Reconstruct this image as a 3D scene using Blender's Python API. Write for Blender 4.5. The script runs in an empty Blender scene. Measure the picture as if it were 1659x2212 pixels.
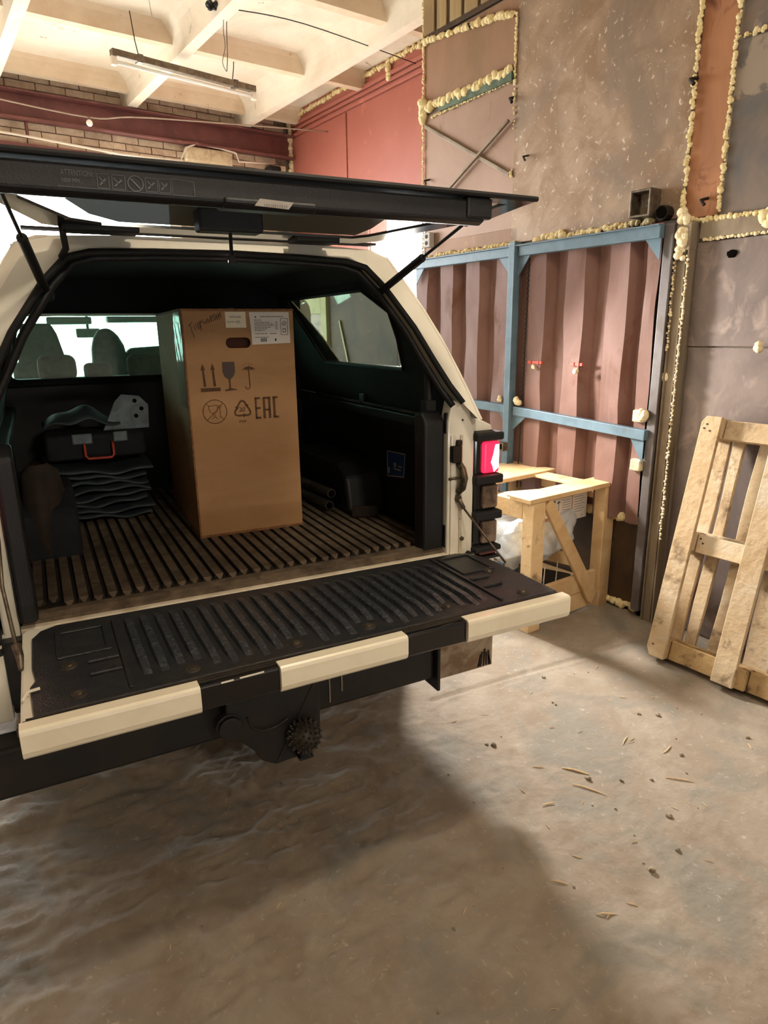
import bpy, bmesh, math, random
import numpy as np
from mathutils import Vector, Matrix
random.seed(7)
rng = np.random.RandomState(3)
S = bpy.context.scene
COL = S.collection
PI = math.pi

# ------------------------------------------------------------------ camera
cd = bpy.data.cameras.new('camera')
cam = bpy.data.objects.new('camera', cd)
COL.objects.link(cam)
cd.sensor_fit = 'HORIZONTAL'
cd.sensor_width = 36.0
cd.lens = 1429.63 / 1659 * 36.0
cd.clip_start = 0.02
YAW, PITCH, ROLL = 0.4752, -0.2676, -0.0137
fwd = Vector((math.sin(YAW) * math.cos(PITCH), math.cos(YAW) * math.cos(PITCH), math.sin(PITCH)))
rgt = Vector((math.cos(YAW), -math.sin(YAW), 0))
upv = rgt.cross(fwd)
r2 = rgt * math.cos(ROLL) + upv * math.sin(ROLL)
u2 = -rgt * math.sin(ROLL) + upv * math.cos(ROLL)
cam.matrix_world = Matrix(((r2.x, u2.x, -fwd.x, -0.62), (r2.y, u2.y, -fwd.y, -1.9116), (r2.z, u2.z, -fwd.z, 1.6117), (0, 0, 0, 1)))
S.camera = cam

# ------------------------------------------------------------------ world, lights, exposure
w = bpy.data.worlds.new('overcast_sky')
S.world = w
w.use_nodes = True
bg = w.node_tree.nodes['Background']
bg.inputs[0].default_value = (0.92, 0.97, 1.0, 1)
bg.inputs[1].default_value = 21.0
S.view_settings.view_transform = 'Standard'
S.view_settings.look = 'None'
S.view_settings.gamma = 1.0
S.view_settings.use_curve_mapping = False
S.view_settings.exposure = 0.0
S.cycles.use_denoising = True
S.cycles.max_bounces = 10
S.cycles.diffuse_bounces = 6
S.cycles.transparent_max_bounces = 12
S.cycles.sample_clamp_indirect = 6.0

RA = 0.1387                        # the building stands turned by this angle to the truck
RO = Vector((2.394, 0, 0))         # a point of the right wall's foot line
def RM(X, Y, Z=0.0):               # building axes (X into the right wall, Y along it) -> world
    return Vector((RO.x + X * math.cos(RA) - Y * math.sin(RA), RO.y + X * math.sin(RA) + Y * math.cos(RA), Z))

def area(name, loc, target, sx, sy, power, col, portal=False, spread=None):
    l = bpy.data.lights.new(name, 'AREA')
    l.shape = 'RECTANGLE'; l.size = sx; l.size_y = sy; l.energy = power; l.color = col
    if spread: l.spread = spread
    o = bpy.data.objects.new(name, l); COL.objects.link(o)
    o.location = loc
    d = (Vector(target) - Vector(loc)).normalized()
    o.rotation_euler = d.to_track_quat('-Z', 'Y').to_euler()
    if portal: l.cycles.is_portal = True
    return o
# portals only guide the sampling of the sky through the two gates and an added gap
area('front_gate_portal', RM(-2.42, 5.95, 1.64), RM(-2.42, 0, 1.64), 3.6, 3.3, 1, (1, 1, 1), True)
area('added_gap_portal', RM(0, 5.95, 1.15), RM(0, 0, 1.15), 1.15, 2.3, 1, (1, 1, 1), True)
area('side_gate_portal', RM(0.85, 3.6, 1.38), RM(-3, 3.6, 1.38), 1.4, 2.75, 1, (1, 1, 1), True)
# warm hall lamps: one nearly over the tailgate, one further back behind the camera
area('hall_lamp_near', (0.6, -1.1, 3.62), (0.6, -1.1, 0), 0.22, 0.22, 38, (1.0, 0.85, 0.64))
area('hall_lamp_back', (0.3, -5.0, 3.4), (0.3, 0.5, 0.9), 0.4, 0.4, 56, (1.0, 0.84, 0.64))

# white work light standing between truck and wall, hidden behind the canopy; it throws the bright fan over the floor
area('work_light', (1.40, 1.75, 1.62), (1.50, -1.6, 0.2), 0.22, 0.22, 66, (1.0, 0.95, 0.88), spread=2.0)

# ------------------------------------------------------------------ materials
def lin(c):
    return tuple(((x / 255) / 12.92 if x / 255 <= 0.04045 else ((x / 255 + 0.055) / 1.055) ** 2.4) for x in c) + (1,)
def mat(name, c, c2=None, scale=6, ramp=(0.42, 0.6), c3=None, s3=30, r3=(0.62, 0.68), rough=0.6, metal=0.0, spec=0.4,
        bump=0.0, bs=60, stretch=(1, 1, 1), coat=0.0, rnd=0.0, detail=6, wood=0, bdist=0.01, c4=None, s4=3, r4=(0.55, 0.62), rough2=None):
    m = bpy.data.materials.new(name); m.use_nodes = True
    nt = m.node_tree; N = nt.nodes; L = nt.links
    b = N['Principled BSDF']
    b.inputs['Roughness'].default_value = rough
    b.inputs['Metallic'].default_value = metal
    b.inputs['Specular IOR Level'].default_value = spec
    if coat: b.inputs['Coat Weight'].default_value = coat; b.inputs['Coat Roughness'].default_value = 0.08
    tc = N.new('ShaderNodeTexCoord'); mp = N.new('ShaderNodeMapping'); mp.inputs['Scale'].default_value = stretch
    L.new(tc.outputs['Object'], mp.inputs['Vector'])
    vec = mp.outputs['Vector']
    if rnd:
        oi = N.new('ShaderNodeObjectInfo'); vm = N.new('ShaderNodeVectorMath'); vm.operation = 'ADD'
        cx = N.new('ShaderNodeCombineXYZ'); mu = N.new('ShaderNodeMath'); mu.operation = 'MULTIPLY'; mu.inputs[1].default_value = 37
        L.new(oi.outputs['Random'], mu.inputs[0])
        for k in range(3): L.new(mu.outputs[0], cx.inputs[k])
        L.new(vec, vm.inputs[0]); L.new(cx.outputs[0], vm.inputs[1]); vec = vm.outputs[0]
    cur = None
    def rgb(col):
        n = N.new('ShaderNodeRGB'); n.outputs[0].default_value = lin(col); return n.outputs[0]
    cur = rgb(c)
    def layer(cur, col, sc, rp, det=detail, dist=0.6):
        n = N.new('ShaderNodeTexNoise'); n.inputs['Scale'].default_value = sc; n.inputs['Detail'].default_value = det
        n.inputs['Distortion'].default_value = dist
        n.inputs['Roughness'].default_value = 0.62
        L.new(vec, n.inputs['Vector'])
        mr = N.new('ShaderNodeMapRange'); mr.inputs[1].default_value = rp[0]; mr.inputs[2].default_value = rp[1]
        L.new(n.outputs['Fac'], mr.inputs[0])
        mx = N.new('ShaderNodeMix'); mx.data_type = 'RGBA'
        L.new(mr.outputs[0], mx.inputs[0]); L.new(cur, mx.inputs[6]); L.new(rgb(col), mx.inputs[7])
        return mx.outputs[2], mr.outputs[0]
    if c2: cur, f2 = layer(cur, c2, scale, ramp)
    if c4: cur, _ = layer(cur, c4, s4, r4)
    if c3: cur, _ = layer(cur, c3, s3, r3)
    if rnd:
        oi2 = N.new('ShaderNodeObjectInfo'); hs = N.new('ShaderNodeHueSaturation')
        mr = N.new('ShaderNodeMapRange'); mr.inputs[3].default_value = 1 - rnd; mr.inputs[4].default_value = 1 + rnd
        L.new(oi2.outputs['Random'], mr.inputs[0]); L.new(mr.outputs[0], hs.inputs['Value']); L.new(cur, hs.inputs['Color'])
        cur = hs.outputs[0]
    L.new(cur, b.inputs['Base Color'])
    if rough2 is not None and c2:
        mr = N.new('ShaderNodeMapRange'); mr.inputs[3].default_value = rough; mr.inputs[4].default_value = rough2
        L.new(f2, mr.inputs[0]); L.new(mr.outputs[0], b.inputs['Roughness'])
    if bump:
        n = N.new('ShaderNodeTexNoise'); n.inputs['Scale'].default_value = bs; n.inputs['Detail'].default_value = 5
        L.new(vec, n.inputs['Vector'])
        bp = N.new('ShaderNodeBump'); bp.inputs['Strength'].default_value = bump; bp.inputs['Distance'].default_value = bdist
        L.new(n.outputs['Fac'], bp.inputs['Height']); L.new(bp.outputs[0], b.inputs['Normal'])
    return m
def emit(name, c, s, rough=0.2):
    m = bpy.data.materials.new(name); m.use_nodes = True
    b = m.node_tree.nodes['Principled BSDF']
    b.inputs['Base Color'].default_value = lin(c); b.inputs['Emission Color'].default_value = lin(c)
    b.inputs['Emission Strength'].default_value = s; b.inputs['Roughness'].default_value = rough
    return m
def glass(name, tint, gloss=0.08, rough=0.03):
    m = bpy.data.materials.new(name); m.use_nodes = True
    nt = m.node_tree; N = nt.nodes; L = nt.links
    N.remove(N['Principled BSDF'])
    t = N.new('ShaderNodeBsdfTransparent'); t.inputs[0].default_value = lin(tint)
    g = N.new('ShaderNodeBsdfGlossy'); g.inputs['Roughness'].default_value = rough
    fr = N.new('ShaderNodeFresnel'); ge = N.new('ShaderNodeNewGeometry'); mi = N.new('ShaderNodeMapRange'); mi.inputs[3].default_value = 1.45; mi.inputs[4].default_value = 1 / 1.45
    L.new(ge.outputs['Backfacing'], mi.inputs[0]); L.new(mi.outputs[0], fr.inputs['IOR'])
    mx = N.new('ShaderNodeMixShader'); L.new(fr.outputs[0], mx.inputs[0]); L.new(t.outputs[0], mx.inputs[1]); L.new(g.outputs[0], mx.inputs[2])
    L.new(mx.outputs[0], N['Material Output'].inputs[0])
    return m
def sheet(name, col, trans=0.5, rough=0.35):
    m = bpy.data.materials.new(name); m.use_nodes = True
    nt = m.node_tree; N = nt.nodes; L = nt.links
    b = N['Principled BSDF']; b.inputs['Base Color'].default_value = lin(col); b.inputs['Roughness'].default_value = rough
    if rough > .8: b.inputs['Specular IOR Level'].default_value = 0.1
    t = N.new('ShaderNodeBsdfTransparent'); mx = N.new('ShaderNodeMixShader'); mx.inputs[0].default_value = 1 - trans
    L.new(t.outputs[0], mx.inputs[1]); L.new(b.outputs[0], mx.inputs[2]); L.new(mx.outputs[0], N['Material Output'].inputs[0])
    return m

M = {}
M['floor'] = mat('concrete_floor', (146, 135, 121), (130, 116, 101), 5.0, (0.35, 0.65), c3=(164, 154, 140), s3=40, r3=(0.6, 0.75), c4=(124, 118, 108), s4=2.6, r4=(0.5, 0.62), rough=0.85, spec=0.25, bump=0.45, bs=38, bdist=0.008)
M['yard'] = mat('yard_concrete', (205, 200, 190), (190, 185, 175), 1.0, rough=0.9)
M['ceil'] = mat('limewashed_concrete', (226, 216, 200), (205, 190, 170), 1.6, (0.4, 0.7), c3=(150, 128, 104), s3=7, r3=(0.66, 0.74), rough=0.9, bump=0.25, bs=30)
M['ceilrib'] = mat('shaded_limewash', (214, 196, 172), (196, 172, 146), 2.0, (0.4, 0.7), c3=(140, 116, 92), s3=9, r3=(0.66, 0.74), rough=0.9, bump=0.25, bs=30)  # ceiling limewash tinted browner to stand in for shade on the cross ribs
M['mortar'] = mat('brick_mortar', (150, 132, 112), (120, 104, 88), 12, rough=0.95, bump=0.5, bs=60)
M['brick'] = mat('silicate_brick', (216, 196, 172), (190, 164, 140), 9, (0.4, 0.65), rough=0.9, bump=0.5, bs=70, rnd=0.12)
M['maroon'] = mat('maroon_painted_steel', (112, 66, 62), (96, 54, 52), 4, rough=0.6, c3=(140, 96, 86), s3=14, r3=(0.64, 0.74))
M['redwall'] = mat('red_oxide_painted_sheet', (166, 98, 84), (156, 88, 74), 1.4, (0.3, 0.7), rough=0.5, c3=(190, 112, 90), s3=10, r3=(0.62, 0.8))
M['plainwall'] = mat('grey_plaster', (150, 138, 122), (130, 118, 104), 2, rough=0.9)
M['rust1'] = mat('rusty_brown_sheet', (158, 134, 112), (134, 108, 84), 4.5, (0.40, 0.6), c3=(204, 190, 172), s3=30, r3=(0.60, 0.72), c4=(126, 108, 92), s4=1.7, r4=(0.46, 0.62), rough=0.55, metal=0.25, bump=0.15, bs=30)
M['rust2'] = mat('flat_brown_sheet', (142, 108, 84), (126, 98, 72), 3, (0.4, 0.66), c3=(168, 130, 90), s3=9, r3=(0.62, 0.7), rough=0.6, metal=0.2, stretch=(1, 1, 0.35))
M['rust3'] = mat('pale_brown_sheet', (150, 122, 104), (138, 110, 92), 2, (0.4, 0.66), c3=(128, 100, 78), s3=6, r3=(0.62, 0.7), rough=0.55, metal=0.25)
M['orange'] = mat('orange_rust_sheet', (176, 124, 86), (152, 104, 74), 3, (0.36, 0.64), c3=(110, 66, 44), s3=8, r3=(0.6, 0.7), rough=0.6, metal=0.15, stretch=(1, 1, 0.6))
M['bluegrey'] = mat('blue_grey_mill_sheet', (98, 94, 92), (120, 106, 96), 2.6, (0.44, 0.6), c3=(146, 132, 118), s3=2.1, r3=(0.535, 0.56), rough=0.45, metal=0.35, bump=0.08, bs=20)
M['greyplate'] = mat('scratched_grey_plate', (126, 112, 106), (104, 92, 88), 2.4, (0.4, 0.62), c3=(150, 134, 124), s3=7, r3=(0.54, 0.72), rough=0.5, metal=0.35, stretch=(1, 1.2, 0.8))
M['darkplate'] = mat('dark_stained_plate', (84, 64, 46), (58, 44, 34), 3, (0.38, 0.66), rough=0.55, metal=0.25, c3=(112, 88, 60), s3=8, r3=(0.62, 0.75))
M['column'] = mat('brown_channel_steel', (136, 122, 102), (112, 96, 78), 6, rough=0.55, metal=0.3, stretch=(1, 1, 0.3))
M['slat'] = mat('khaki_slat_board', (152, 132, 92), (128, 104, 70), 5, rough=0.7, stretch=(1, 1, 0.2))
M['foam'] = mat('cured_yellow_foam', (232, 218, 172), (208, 184, 128), 20, (0.35, 0.7), rough=0.9, bump=0.5, bs=90)
M['foam2'] = mat('pale_foam', (232, 218, 182), (206, 186, 146), 20, (0.35, 0.7), rough=0.9, bump=0.5, bs=90)
M['corr'] = mat('brown_corrugated_steel', (126, 96, 88), (108, 78, 68), 3, (0.36, 0.64), c3=(96, 58, 38), s3=6, r3=(0.6, 0.74), rough=0.62, spec=0.25, stretch=(1, 1, 0.5))
M['blue'] = mat('blue_painted_angle', (92, 114, 128), (78, 98, 110), 7, (0.4, 0.65), c3=(110, 98, 84), s3=18, r3=(0.66, 0.72), rough=0.45)
M['stile'] = mat('grey_purple_angle', (104, 98, 98), (88, 80, 76), 7, (0.4, 0.65), rough=0.5, metal=0.3)
M['green'] = mat('green_painted_strip', (86, 100, 80), (66, 80, 62), 12, rough=0.6)
M['steel'] = mat('bare_steel', (120, 108, 94), (90, 78, 66), 20, rough=0.45, metal=0.7)
M['dark'] = mat('dark_rusted_iron', (52, 42, 34), (36, 28, 24), 20, rough=0.7, metal=0.4)
M['void'] = mat('black_hole', (14, 12, 10), rough=1, spec=0)
M['redpaint'] = mat('red_bracket', (190, 72, 56), (160, 60, 44), 20, rough=0.5)
M['white'] = mat('white_car_paint', (232, 228, 214), (226, 220, 204), 3, rough=0.28, spec=0.5, coat=0.4)
M['whitecap'] = mat('cream_white_cap', (238, 230, 208), (228, 218, 194), 4, (0.45, 0.7), rough=0.3, spec=0.5, coat=0.3, c3=(196, 184, 160), s3=9, r3=(0.72, 0.76))
M['whitedirty'] = mat('dusty_white_paint', (214, 204, 184), (180, 164, 140), 8, (0.45, 0.7), rough=0.45, c3=(120, 104, 86), s3=20, r3=(0.66, 0.72))
M['gloss'] = mat('gloss_black', (12, 14, 18), rough=0.12, spec=0.5, coat=0.5)
M['black'] = mat('black_plastic', (18, 19, 22), (24, 24, 27), 9, rough=0.5, bump=0.15, bs=200)
M['blackfelt'] = mat('black_lining', (20, 24, 28), (26, 30, 34), 9, rough=0.85)
M['rubber'] = mat('black_rubber', (18, 18, 19), rough=0.65)
M['liner'] = mat('bed_liner_dark', (38, 33, 28), (58, 50, 41), 14, (0.4, 0.7), rough=0.7, bump=0.3, bs=120)
M['linerdust'] = mat('bed_liner_dusty', (112, 97, 80), (78, 66, 54), 16, (0.42, 0.66), rough=0.85, bump=0.3, bs=120, c4=(66, 56, 46), s4=3, r4=(0.5, 0.7))
M['tgliner'] = mat('tailgate_liner_plastic', (36, 38, 41), (50, 49, 47), 22, (0.45, 0.75), rough=0.34, spec=0.5, bump=0.25, bs=160, c4=(58, 52, 46), s4=6, r4=(0.6, 0.8))
M['tgrib'] = mat('tailgate_liner_rib', (46, 50, 56), (86, 88, 88), 70, (0.5, 0.75), rough=0.24, spec=0.8, bump=0.3, bs=200)  # paler than the liner plastic, to paint in highlights along the ridges
M['lens_red'] = emit('lit_red_lens', (255, 30, 60), 2.6)
M['lens_hot'] = emit('glowing_lamp_core', (255, 200, 190), 9)
M['lens_off_red'] = mat('unlit_red_lens', (90, 14, 12), rough=0.1, spec=0.7, coat=1)
M['lens_clear'] = mat('clear_lens', (150, 128, 112), (88, 70, 60), 14, (0.4, 0.62), rough=0.08, spec=0.8, coat=1, metal=0.4)
M['glass_tint'] = glass('green_tinted_glass', (214, 236, 226))
M['glass_lid'] = glass('smoked_lid_glass', (200, 206, 204))
M['glass_side'] = glass('tinted_side_glass', (128, 140, 130))
M['shade'] = sheet('grey_translucent_film', (92, 92, 84), 0.006, 0.9)
M['headliner'] = mat('grey_headliner', (150, 156, 150), rough=0.9)
M['seat'] = mat('grey_seat_fabric', (96, 104, 100), (82, 90, 88), 20, rough=0.9)
M['seat2'] = mat('brown_seat_fabric', (98, 92, 90), (84, 78, 76), 20, rough=0.9)
M['chrome'] = mat('worn_chrome', (170, 160, 146), (130, 112, 94), 9, (0.4, 0.6), rough=0.25, metal=0.9)
M['brass'] = mat('tarnished_latch', (104, 94, 76), (66, 58, 46), 40, rough=0.45, metal=0.6)
M['card'] = mat('brown_cardboard', (172, 134, 98), (162, 123, 86), 3, (0.35, 0.65), rough=0.85, spec=0.15, bump=0.06, bs=14, stretch=(1, 1, 3))
M['cardedge'] = mat('cardboard_edge', (140, 100, 66), (116, 80, 52), 40, rough=0.9)
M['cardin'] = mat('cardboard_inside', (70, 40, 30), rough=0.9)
M['print'] = mat('brown_print_ink', (84, 58, 38), (96, 68, 46), 60, rough=0.8)
M['print2'] = mat('grey_print_ink', (84, 72, 66), rough=0.8)
M['pen'] = mat('marker_ink', (58, 46, 48), rough=0.7)
M['paper'] = mat('white_label_paper', (222, 216, 208), rough=0.6)
M['paper2'] = mat('cream_label_paper', (232, 222, 196), rough=0.6)
M['ink'] = mat('grey_label_ink', (130, 122, 120), rough=0.7)
M['inkdark'] = mat('dark_label_ink', (50, 46, 50), rough=0.7)
M['tape'] = sheet('clear_packing_tape', (190, 196, 180), 0.55, 0.12)
M['faded'] = mat('faded_grey_print', (92, 96, 102), rough=0.6)
M['labelgrey'] = mat('grey_white_label', (170, 164, 158), rough=0.6)
M['bluesticker'] = mat('blue_sticker', (30, 62, 120), rough=0.35, coat=0.4)
M['wood'] = mat('fresh_sawn_pine', (208, 180, 138), (190, 156, 112), 5, (0.35, 0.65), c3=(150, 108, 66), s3=7, r3=(0.7, 0.78), rough=0.75, spec=0.2, bump=0.2, bs=40, stretch=(1.2, 1.2, 1.2), rnd=0.06)
M['wood_dirty'] = mat('mould_stained_pine', (218, 190, 150), (200, 168, 122), 5, (0.35, 0.65), c3=(92, 72, 50), s3=9, r3=(0.55, 0.7), rough=0.8, bump=0.25, bs=40, rnd=0.05)
M['pal'] = mat('old_pallet_wood', (198, 178, 148), (176, 150, 116), 4, (0.35, 0.65), c3=(112, 92, 72), s3=9, r3=(0.55, 0.72), c4=(192, 178, 158), s4=3, r4=(0.5, 0.66), rough=0.85, spec=0.15, bump=0.4, bs=40, rnd=0.08)
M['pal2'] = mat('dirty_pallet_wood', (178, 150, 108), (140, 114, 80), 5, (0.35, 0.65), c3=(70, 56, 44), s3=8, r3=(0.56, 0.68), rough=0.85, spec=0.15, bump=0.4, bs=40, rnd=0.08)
M['plastic'] = sheet('milky_plastic_film', (214, 222, 232), 0.08, 0.25)
M['blackboard'] = mat('black_painted_board', (34, 32, 32), rough=0.4)
M['tarp'] = mat('dark_teal_tarpaulin', (40, 50, 56), (52, 62, 66), 7, rough=0.55, bump=0.4, bs=14)
M['bracket'] = mat('grey_galvanised_plate', (96, 106, 110), (80, 88, 90), 14, rough=0.5, metal=0.4)
M['handle_red'] = mat('orange_red_handle', (176, 62, 44), rough=0.5)
M['pipe'] = mat('grey_pipe', (98, 92, 84), (76, 70, 62), 12, rough=0.4, metal=0.6)
M['cable'] = mat('black_cable', (26, 22, 20), rough=0.6)
M['string'] = mat('grey_string', (150, 132, 118), rough=0.9)
M['whitecable'] = mat('white_cable', (214, 202, 186), rough=0.6)
M['block'] = mat('cream_plaster_block', (206, 190, 160), (180, 160, 130), 12, rough=0.9, bump=0.4, bs=50)
M['fixture'] = mat('dusty_fixture_metal', (116, 100, 80), (90, 76, 60), 20, rough=0.5, metal=0.3)
M['tube'] = mat('unlit_white_tube', (240, 240, 236), rough=0.2)
M['bulb'] = glass('clear_bulb', (240, 235, 225))
M['tyre'] = mat('tyre_rubber', (26, 24, 23), (38, 34, 30), 14, rough=0.85)
M['splint'] = mat('pale_wood_splinter', (196, 166, 124), rough=0.8, rnd=0.15)
M['stone'] = mat('grey_chip', (140, 128, 112), (110, 96, 80), 60, rough=0.9, rnd=0.2)
M['palewood'] = mat('pale_green_wood', (206, 204, 160), (190, 186, 140), 5, rough=0.7)
M['jute'] = mat('thin_white_string', (222, 214, 200), rough=0.8)
M['tow'] = mat('dusty_black_steel', (26, 27, 29), (38, 34, 30), 9, rough=0.5, spec=0.4)
M['spike'] = mat('dusty_black_nub', (40, 36, 32), (60, 54, 46), 30, rough=0.5)

# ------------------------------------------------------------------ mesh helpers
class MB:
    def __init__(s): s.v = []; s.f = []; s.m = []
    def add(s, vs, fs, mi=0):
        o = len(s.v); s.v += [tuple(x) for x in vs]; s.f += [tuple(i + o for i in q) for q in fs]; s.m += [mi] * len(fs); return s
    def box(s, x0, x1, y0, y1, z0, z1, mi=0):
        return s.add([(x0, y0, z0), (x1, y0, z0), (x1, y1, z0), (x0, y1, z0), (x0, y0, z1), (x1, y0, z1), (x1, y1, z1), (x0, y1, z1)],
                     [(0, 3, 2, 1), (4, 5, 6, 7), (0, 1, 5, 4), (1, 2, 6, 5), (2, 3, 7, 6), (3, 0, 4, 7)], mi)
    def prism(s, poly, ax, a, b, mi=0):
        def P(p, t):
            return (t, p[0], p[1]) if ax == 'x' else ((p[0], t, p[1]) if ax == 'y' else (p[0], p[1], t))
        n = len(poly)
        return s.add([P(p, a) for p in poly] + [P(p, b) for p in poly],
                     [tuple(range(n))[::-1], tuple(range(n, 2 * n))] + [(i, (i + 1) % n, n + (i + 1) % n, n + i) for i in range(n)], mi)
    def ring(s, outer, inner, ax, a, b, mi=0):
        # outer/inner: same count of points, extruded frame
        def P(p, t):
            return (t, p[0], p[1]) if ax == 'x' else ((p[0], t, p[1]) if ax == 'y' else (p[0], p[1], t))
        n = len(outer)
        vs = [P(p, a) for p in outer] + [P(p, a) for p in inner] + [P(p, b) for p in outer] + [P(p, b) for p in inner]
        fs = []
        for i in range(n):
            j = (i + 1) % n
            fs += [(i, j, n + j, n + i), (2 * n + i, 3 * n + i, 3 * n + j, 2 * n + j), (i, 2 * n + i, 2 * n + j, j), (n + i, n + j, 3 * n + j, 3 * n + i)]
        return s.add(vs, fs, mi)
    def bar(s, p, q, w_, t, up=(0, 0, 1), mi=0):
        p = Vector(p); q = Vector(q); d = (q - p).normalized(); up = Vector(up)
        a = d.cross(up)
        if a.length < 1e-4: a = d.cross(Vector((1, 0, 0)))
        a.normalize(); b = a.cross(d).normalized()
        a = a * w_ / 2; b = b * t / 2
        vs = [p - a - b, p + a - b, p + a + b, p - a + b, q - a - b, q + a - b, q + a + b, q - a + b]
        return s.add(vs, [(0, 3, 2, 1), (4, 5, 6, 7), (0, 1, 5, 4), (1, 2, 6, 5), (2, 3, 7, 6), (3, 0, 4, 7)], mi)
    def tube(s, pts, r, n=8, mi=0, closed=False):
        pts = [Vector(p) for p in pts]; k = len(pts)
        rs = r if isinstance(r, (list, tuple)) else [r] * k
        vs = []; up = None
        for i, p in enumerate(pts):
            if closed: d = pts[(i + 1) % k] - pts[i - 1]
            else: d = (pts[min(i + 1, k - 1)] - pts[max(i - 1, 0)])
            d.normalize()
            if up is None:
                up = Vector((0, 0, 1)) if abs(d.z) < 0.9 else Vector((1, 0, 0))
            a = d.cross(up).normalized(); b = a.cross(d).normalized(); up = b
            for j in range(n):
                t = 2 * PI * j / n
                vs.append(p + a * math.cos(t) * rs[i] + b * math.sin(t) * rs[i])
        fs = []
        for i in range(k if closed else k - 1):
            for j in range(n):
                i2 = (i + 1) % k
                fs.append((i * n + j, i * n + (j + 1) % n, i2 * n + (j + 1) % n, i2 * n + j))
        if not closed: fs += [tuple(range(n))[::-1], tuple(range((k - 1) * n, k * n))]
        return s.add(vs, fs, mi)
    def sph(s, c, r, nu=8, nv=6, mi=0, jit=0.0):
        if not isinstance(r, (list, tuple)): r = (r, r, r)
        vs = [(c[0], c[1], c[2] + r[2])]
        for i in range(1, nv):
            t = PI * i / nv
            for j in range(nu):
                p = 2 * PI * j / nu; k = 1 + (random.random() - .5) * jit
                vs.append((c[0] + r[0] * math.sin(t) * math.cos(p) * k, c[1] + r[1] * math.sin(t) * math.sin(p) * k, c[2] + r[2] * math.cos(t) * k))
        vs.append((c[0], c[1], c[2] - r[2]))
        fs = [(0, 1 + j, 1 + (j + 1) % nu) for j in range(nu)]
        for i in range(nv - 2):
            for j in range(nu):
                a = 1 + i * nu
                fs.append((a + j, a + nu + j, a + nu + (j + 1) % nu, a + (j + 1) % nu))
        e = len(vs) - 1; a = 1 + (nv - 2) * nu
        fs += [(e, a + (j + 1) % nu, a + j) for j in range(nu)]
        return s.add(vs, fs, mi)
    def cyl(s, p, q, r, n=16, mi=0): return s.tube([p, q], r, n, mi)
    def grid(s, fn, nu, nv, mi=0):
        vs = [fn(i / (nu - 1), j / (nv - 1)) for j in range(nv) for i in range(nu)]
        fs = [(j * nu + i, j * nu + i + 1, (j + 1) * nu + i + 1, (j + 1) * nu + i) for j in range(nv - 1) for i in range(nu - 1)]
        return s.add(vs, fs, mi)
    def mesh(s, name, mats, smooth=False, fix=True):
        me = bpy.data.meshes.new(name)
        me.from_pydata(s.v, [], s.f)
        mats = mats if isinstance(mats, (list, tuple)) else [mats]
        for m in mats: me.materials.append(M[m] if isinstance(m, str) else m)
        me.polygons.foreach_set('material_index', s.m)
        if fix:
            bm = bmesh.new(); bm.from_mesh(me); bmesh.ops.recalc_face_normals(bm, faces=bm.faces); bm.to_mesh(me); bm.free()
        if smooth: me.polygons.foreach_set('use_smooth', [True] * len(me.polygons))
        me.update()
        return me
def link(name, me, parent=None, loc=None, rz=0.0):
    o = bpy.data.objects.new(name, me); COL.objects.link(o)
    if parent: o.parent = parent
    if loc is not None: o.location = loc
    if rz: o.rotation_euler = (0, 0, rz)
    return o
def part(name, mb, mats, parent=None, smooth=False, bevel=0, seg=2, solid=0, label=None, loc=None, kind=None, fix=True, auto=False):
    o = link(name, mb.mesh(name, mats, smooth, fix), parent, loc)
    if solid:
        md = o.modifiers.new('solid', 'SOLIDIFY'); md.thickness = solid; md.offset = 0
    if bevel:
        md = o.modifiers.new('bevel', 'BEVEL'); md.width = bevel; md.segments = seg; md.limit_method = 'ANGLE'; md.angle_limit = 0.6
        md.harden_normals = False
    if label: o['label'] = label
    if kind: o['kind'] = kind
    return o
def thing(name, label, cat, loc=(0, 0, 0), rz=0.0, group=None):
    o = bpy.data.objects.new(name, None); COL.objects.link(o); o.location = loc; o.rotation_euler = (0, 0, rz)
    o.empty_display_size = 0.1
    o['label'] = label; o['category'] = cat
    if group: o['group'] = group
    return o
def tag(o, label, cat, group=None):
    o['label'] = label; o['category'] = cat
    if group: o['group'] = group
    return o
def struct(name, mb, mats, room=False, **k):
    o = part(name, mb, mats, **k); o['kind'] = 'structure'
    if room: o.location = RO; o.rotation_euler = (0, 0, RA)
    return o
def V(x, y, z=0): return Vector((x, y, z))
_txt = {}
def text_mesh(s, size, depth=0.0006, shear=0.0, spacing=1.0):
    key = (s, size, depth, shear)
    if key in _txt: return _txt[key]
    cu = bpy.data.curves.new('t', 'FONT'); cu.body = s; cu.size = size; cu.extrude = depth / 2; cu.shear = shear; cu.space_character = spacing
    cu.resolution_u = 3
    o = bpy.data.objects.new('t', cu); COL.objects.link(o)
    bpy.context.view_layer.update()
    dg = bpy.context.evaluated_depsgraph_get()
    me = bpy.data.meshes.new_from_object(o.evaluated_get(dg))
    bpy.data.objects.remove(o); bpy.data.curves.remove(cu)
    _txt[key] = me
    return me
def text(name, s, size, material, parent, loc, rot, sx=1.0, sy=1.0, label=None, **k):
    me = text_mesh(s, size, **k).copy(); me.name = name
    me.materials.clear(); me.materials.append(M[material])
    o = link(name, me, parent); o.location = loc; o.rotation_euler = rot; o.scale = (sx, sy, 1)
    if label: o['label'] = label
    return o
FRONT = (PI / 2, 0, 0)     # text upright, facing -Y

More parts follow.
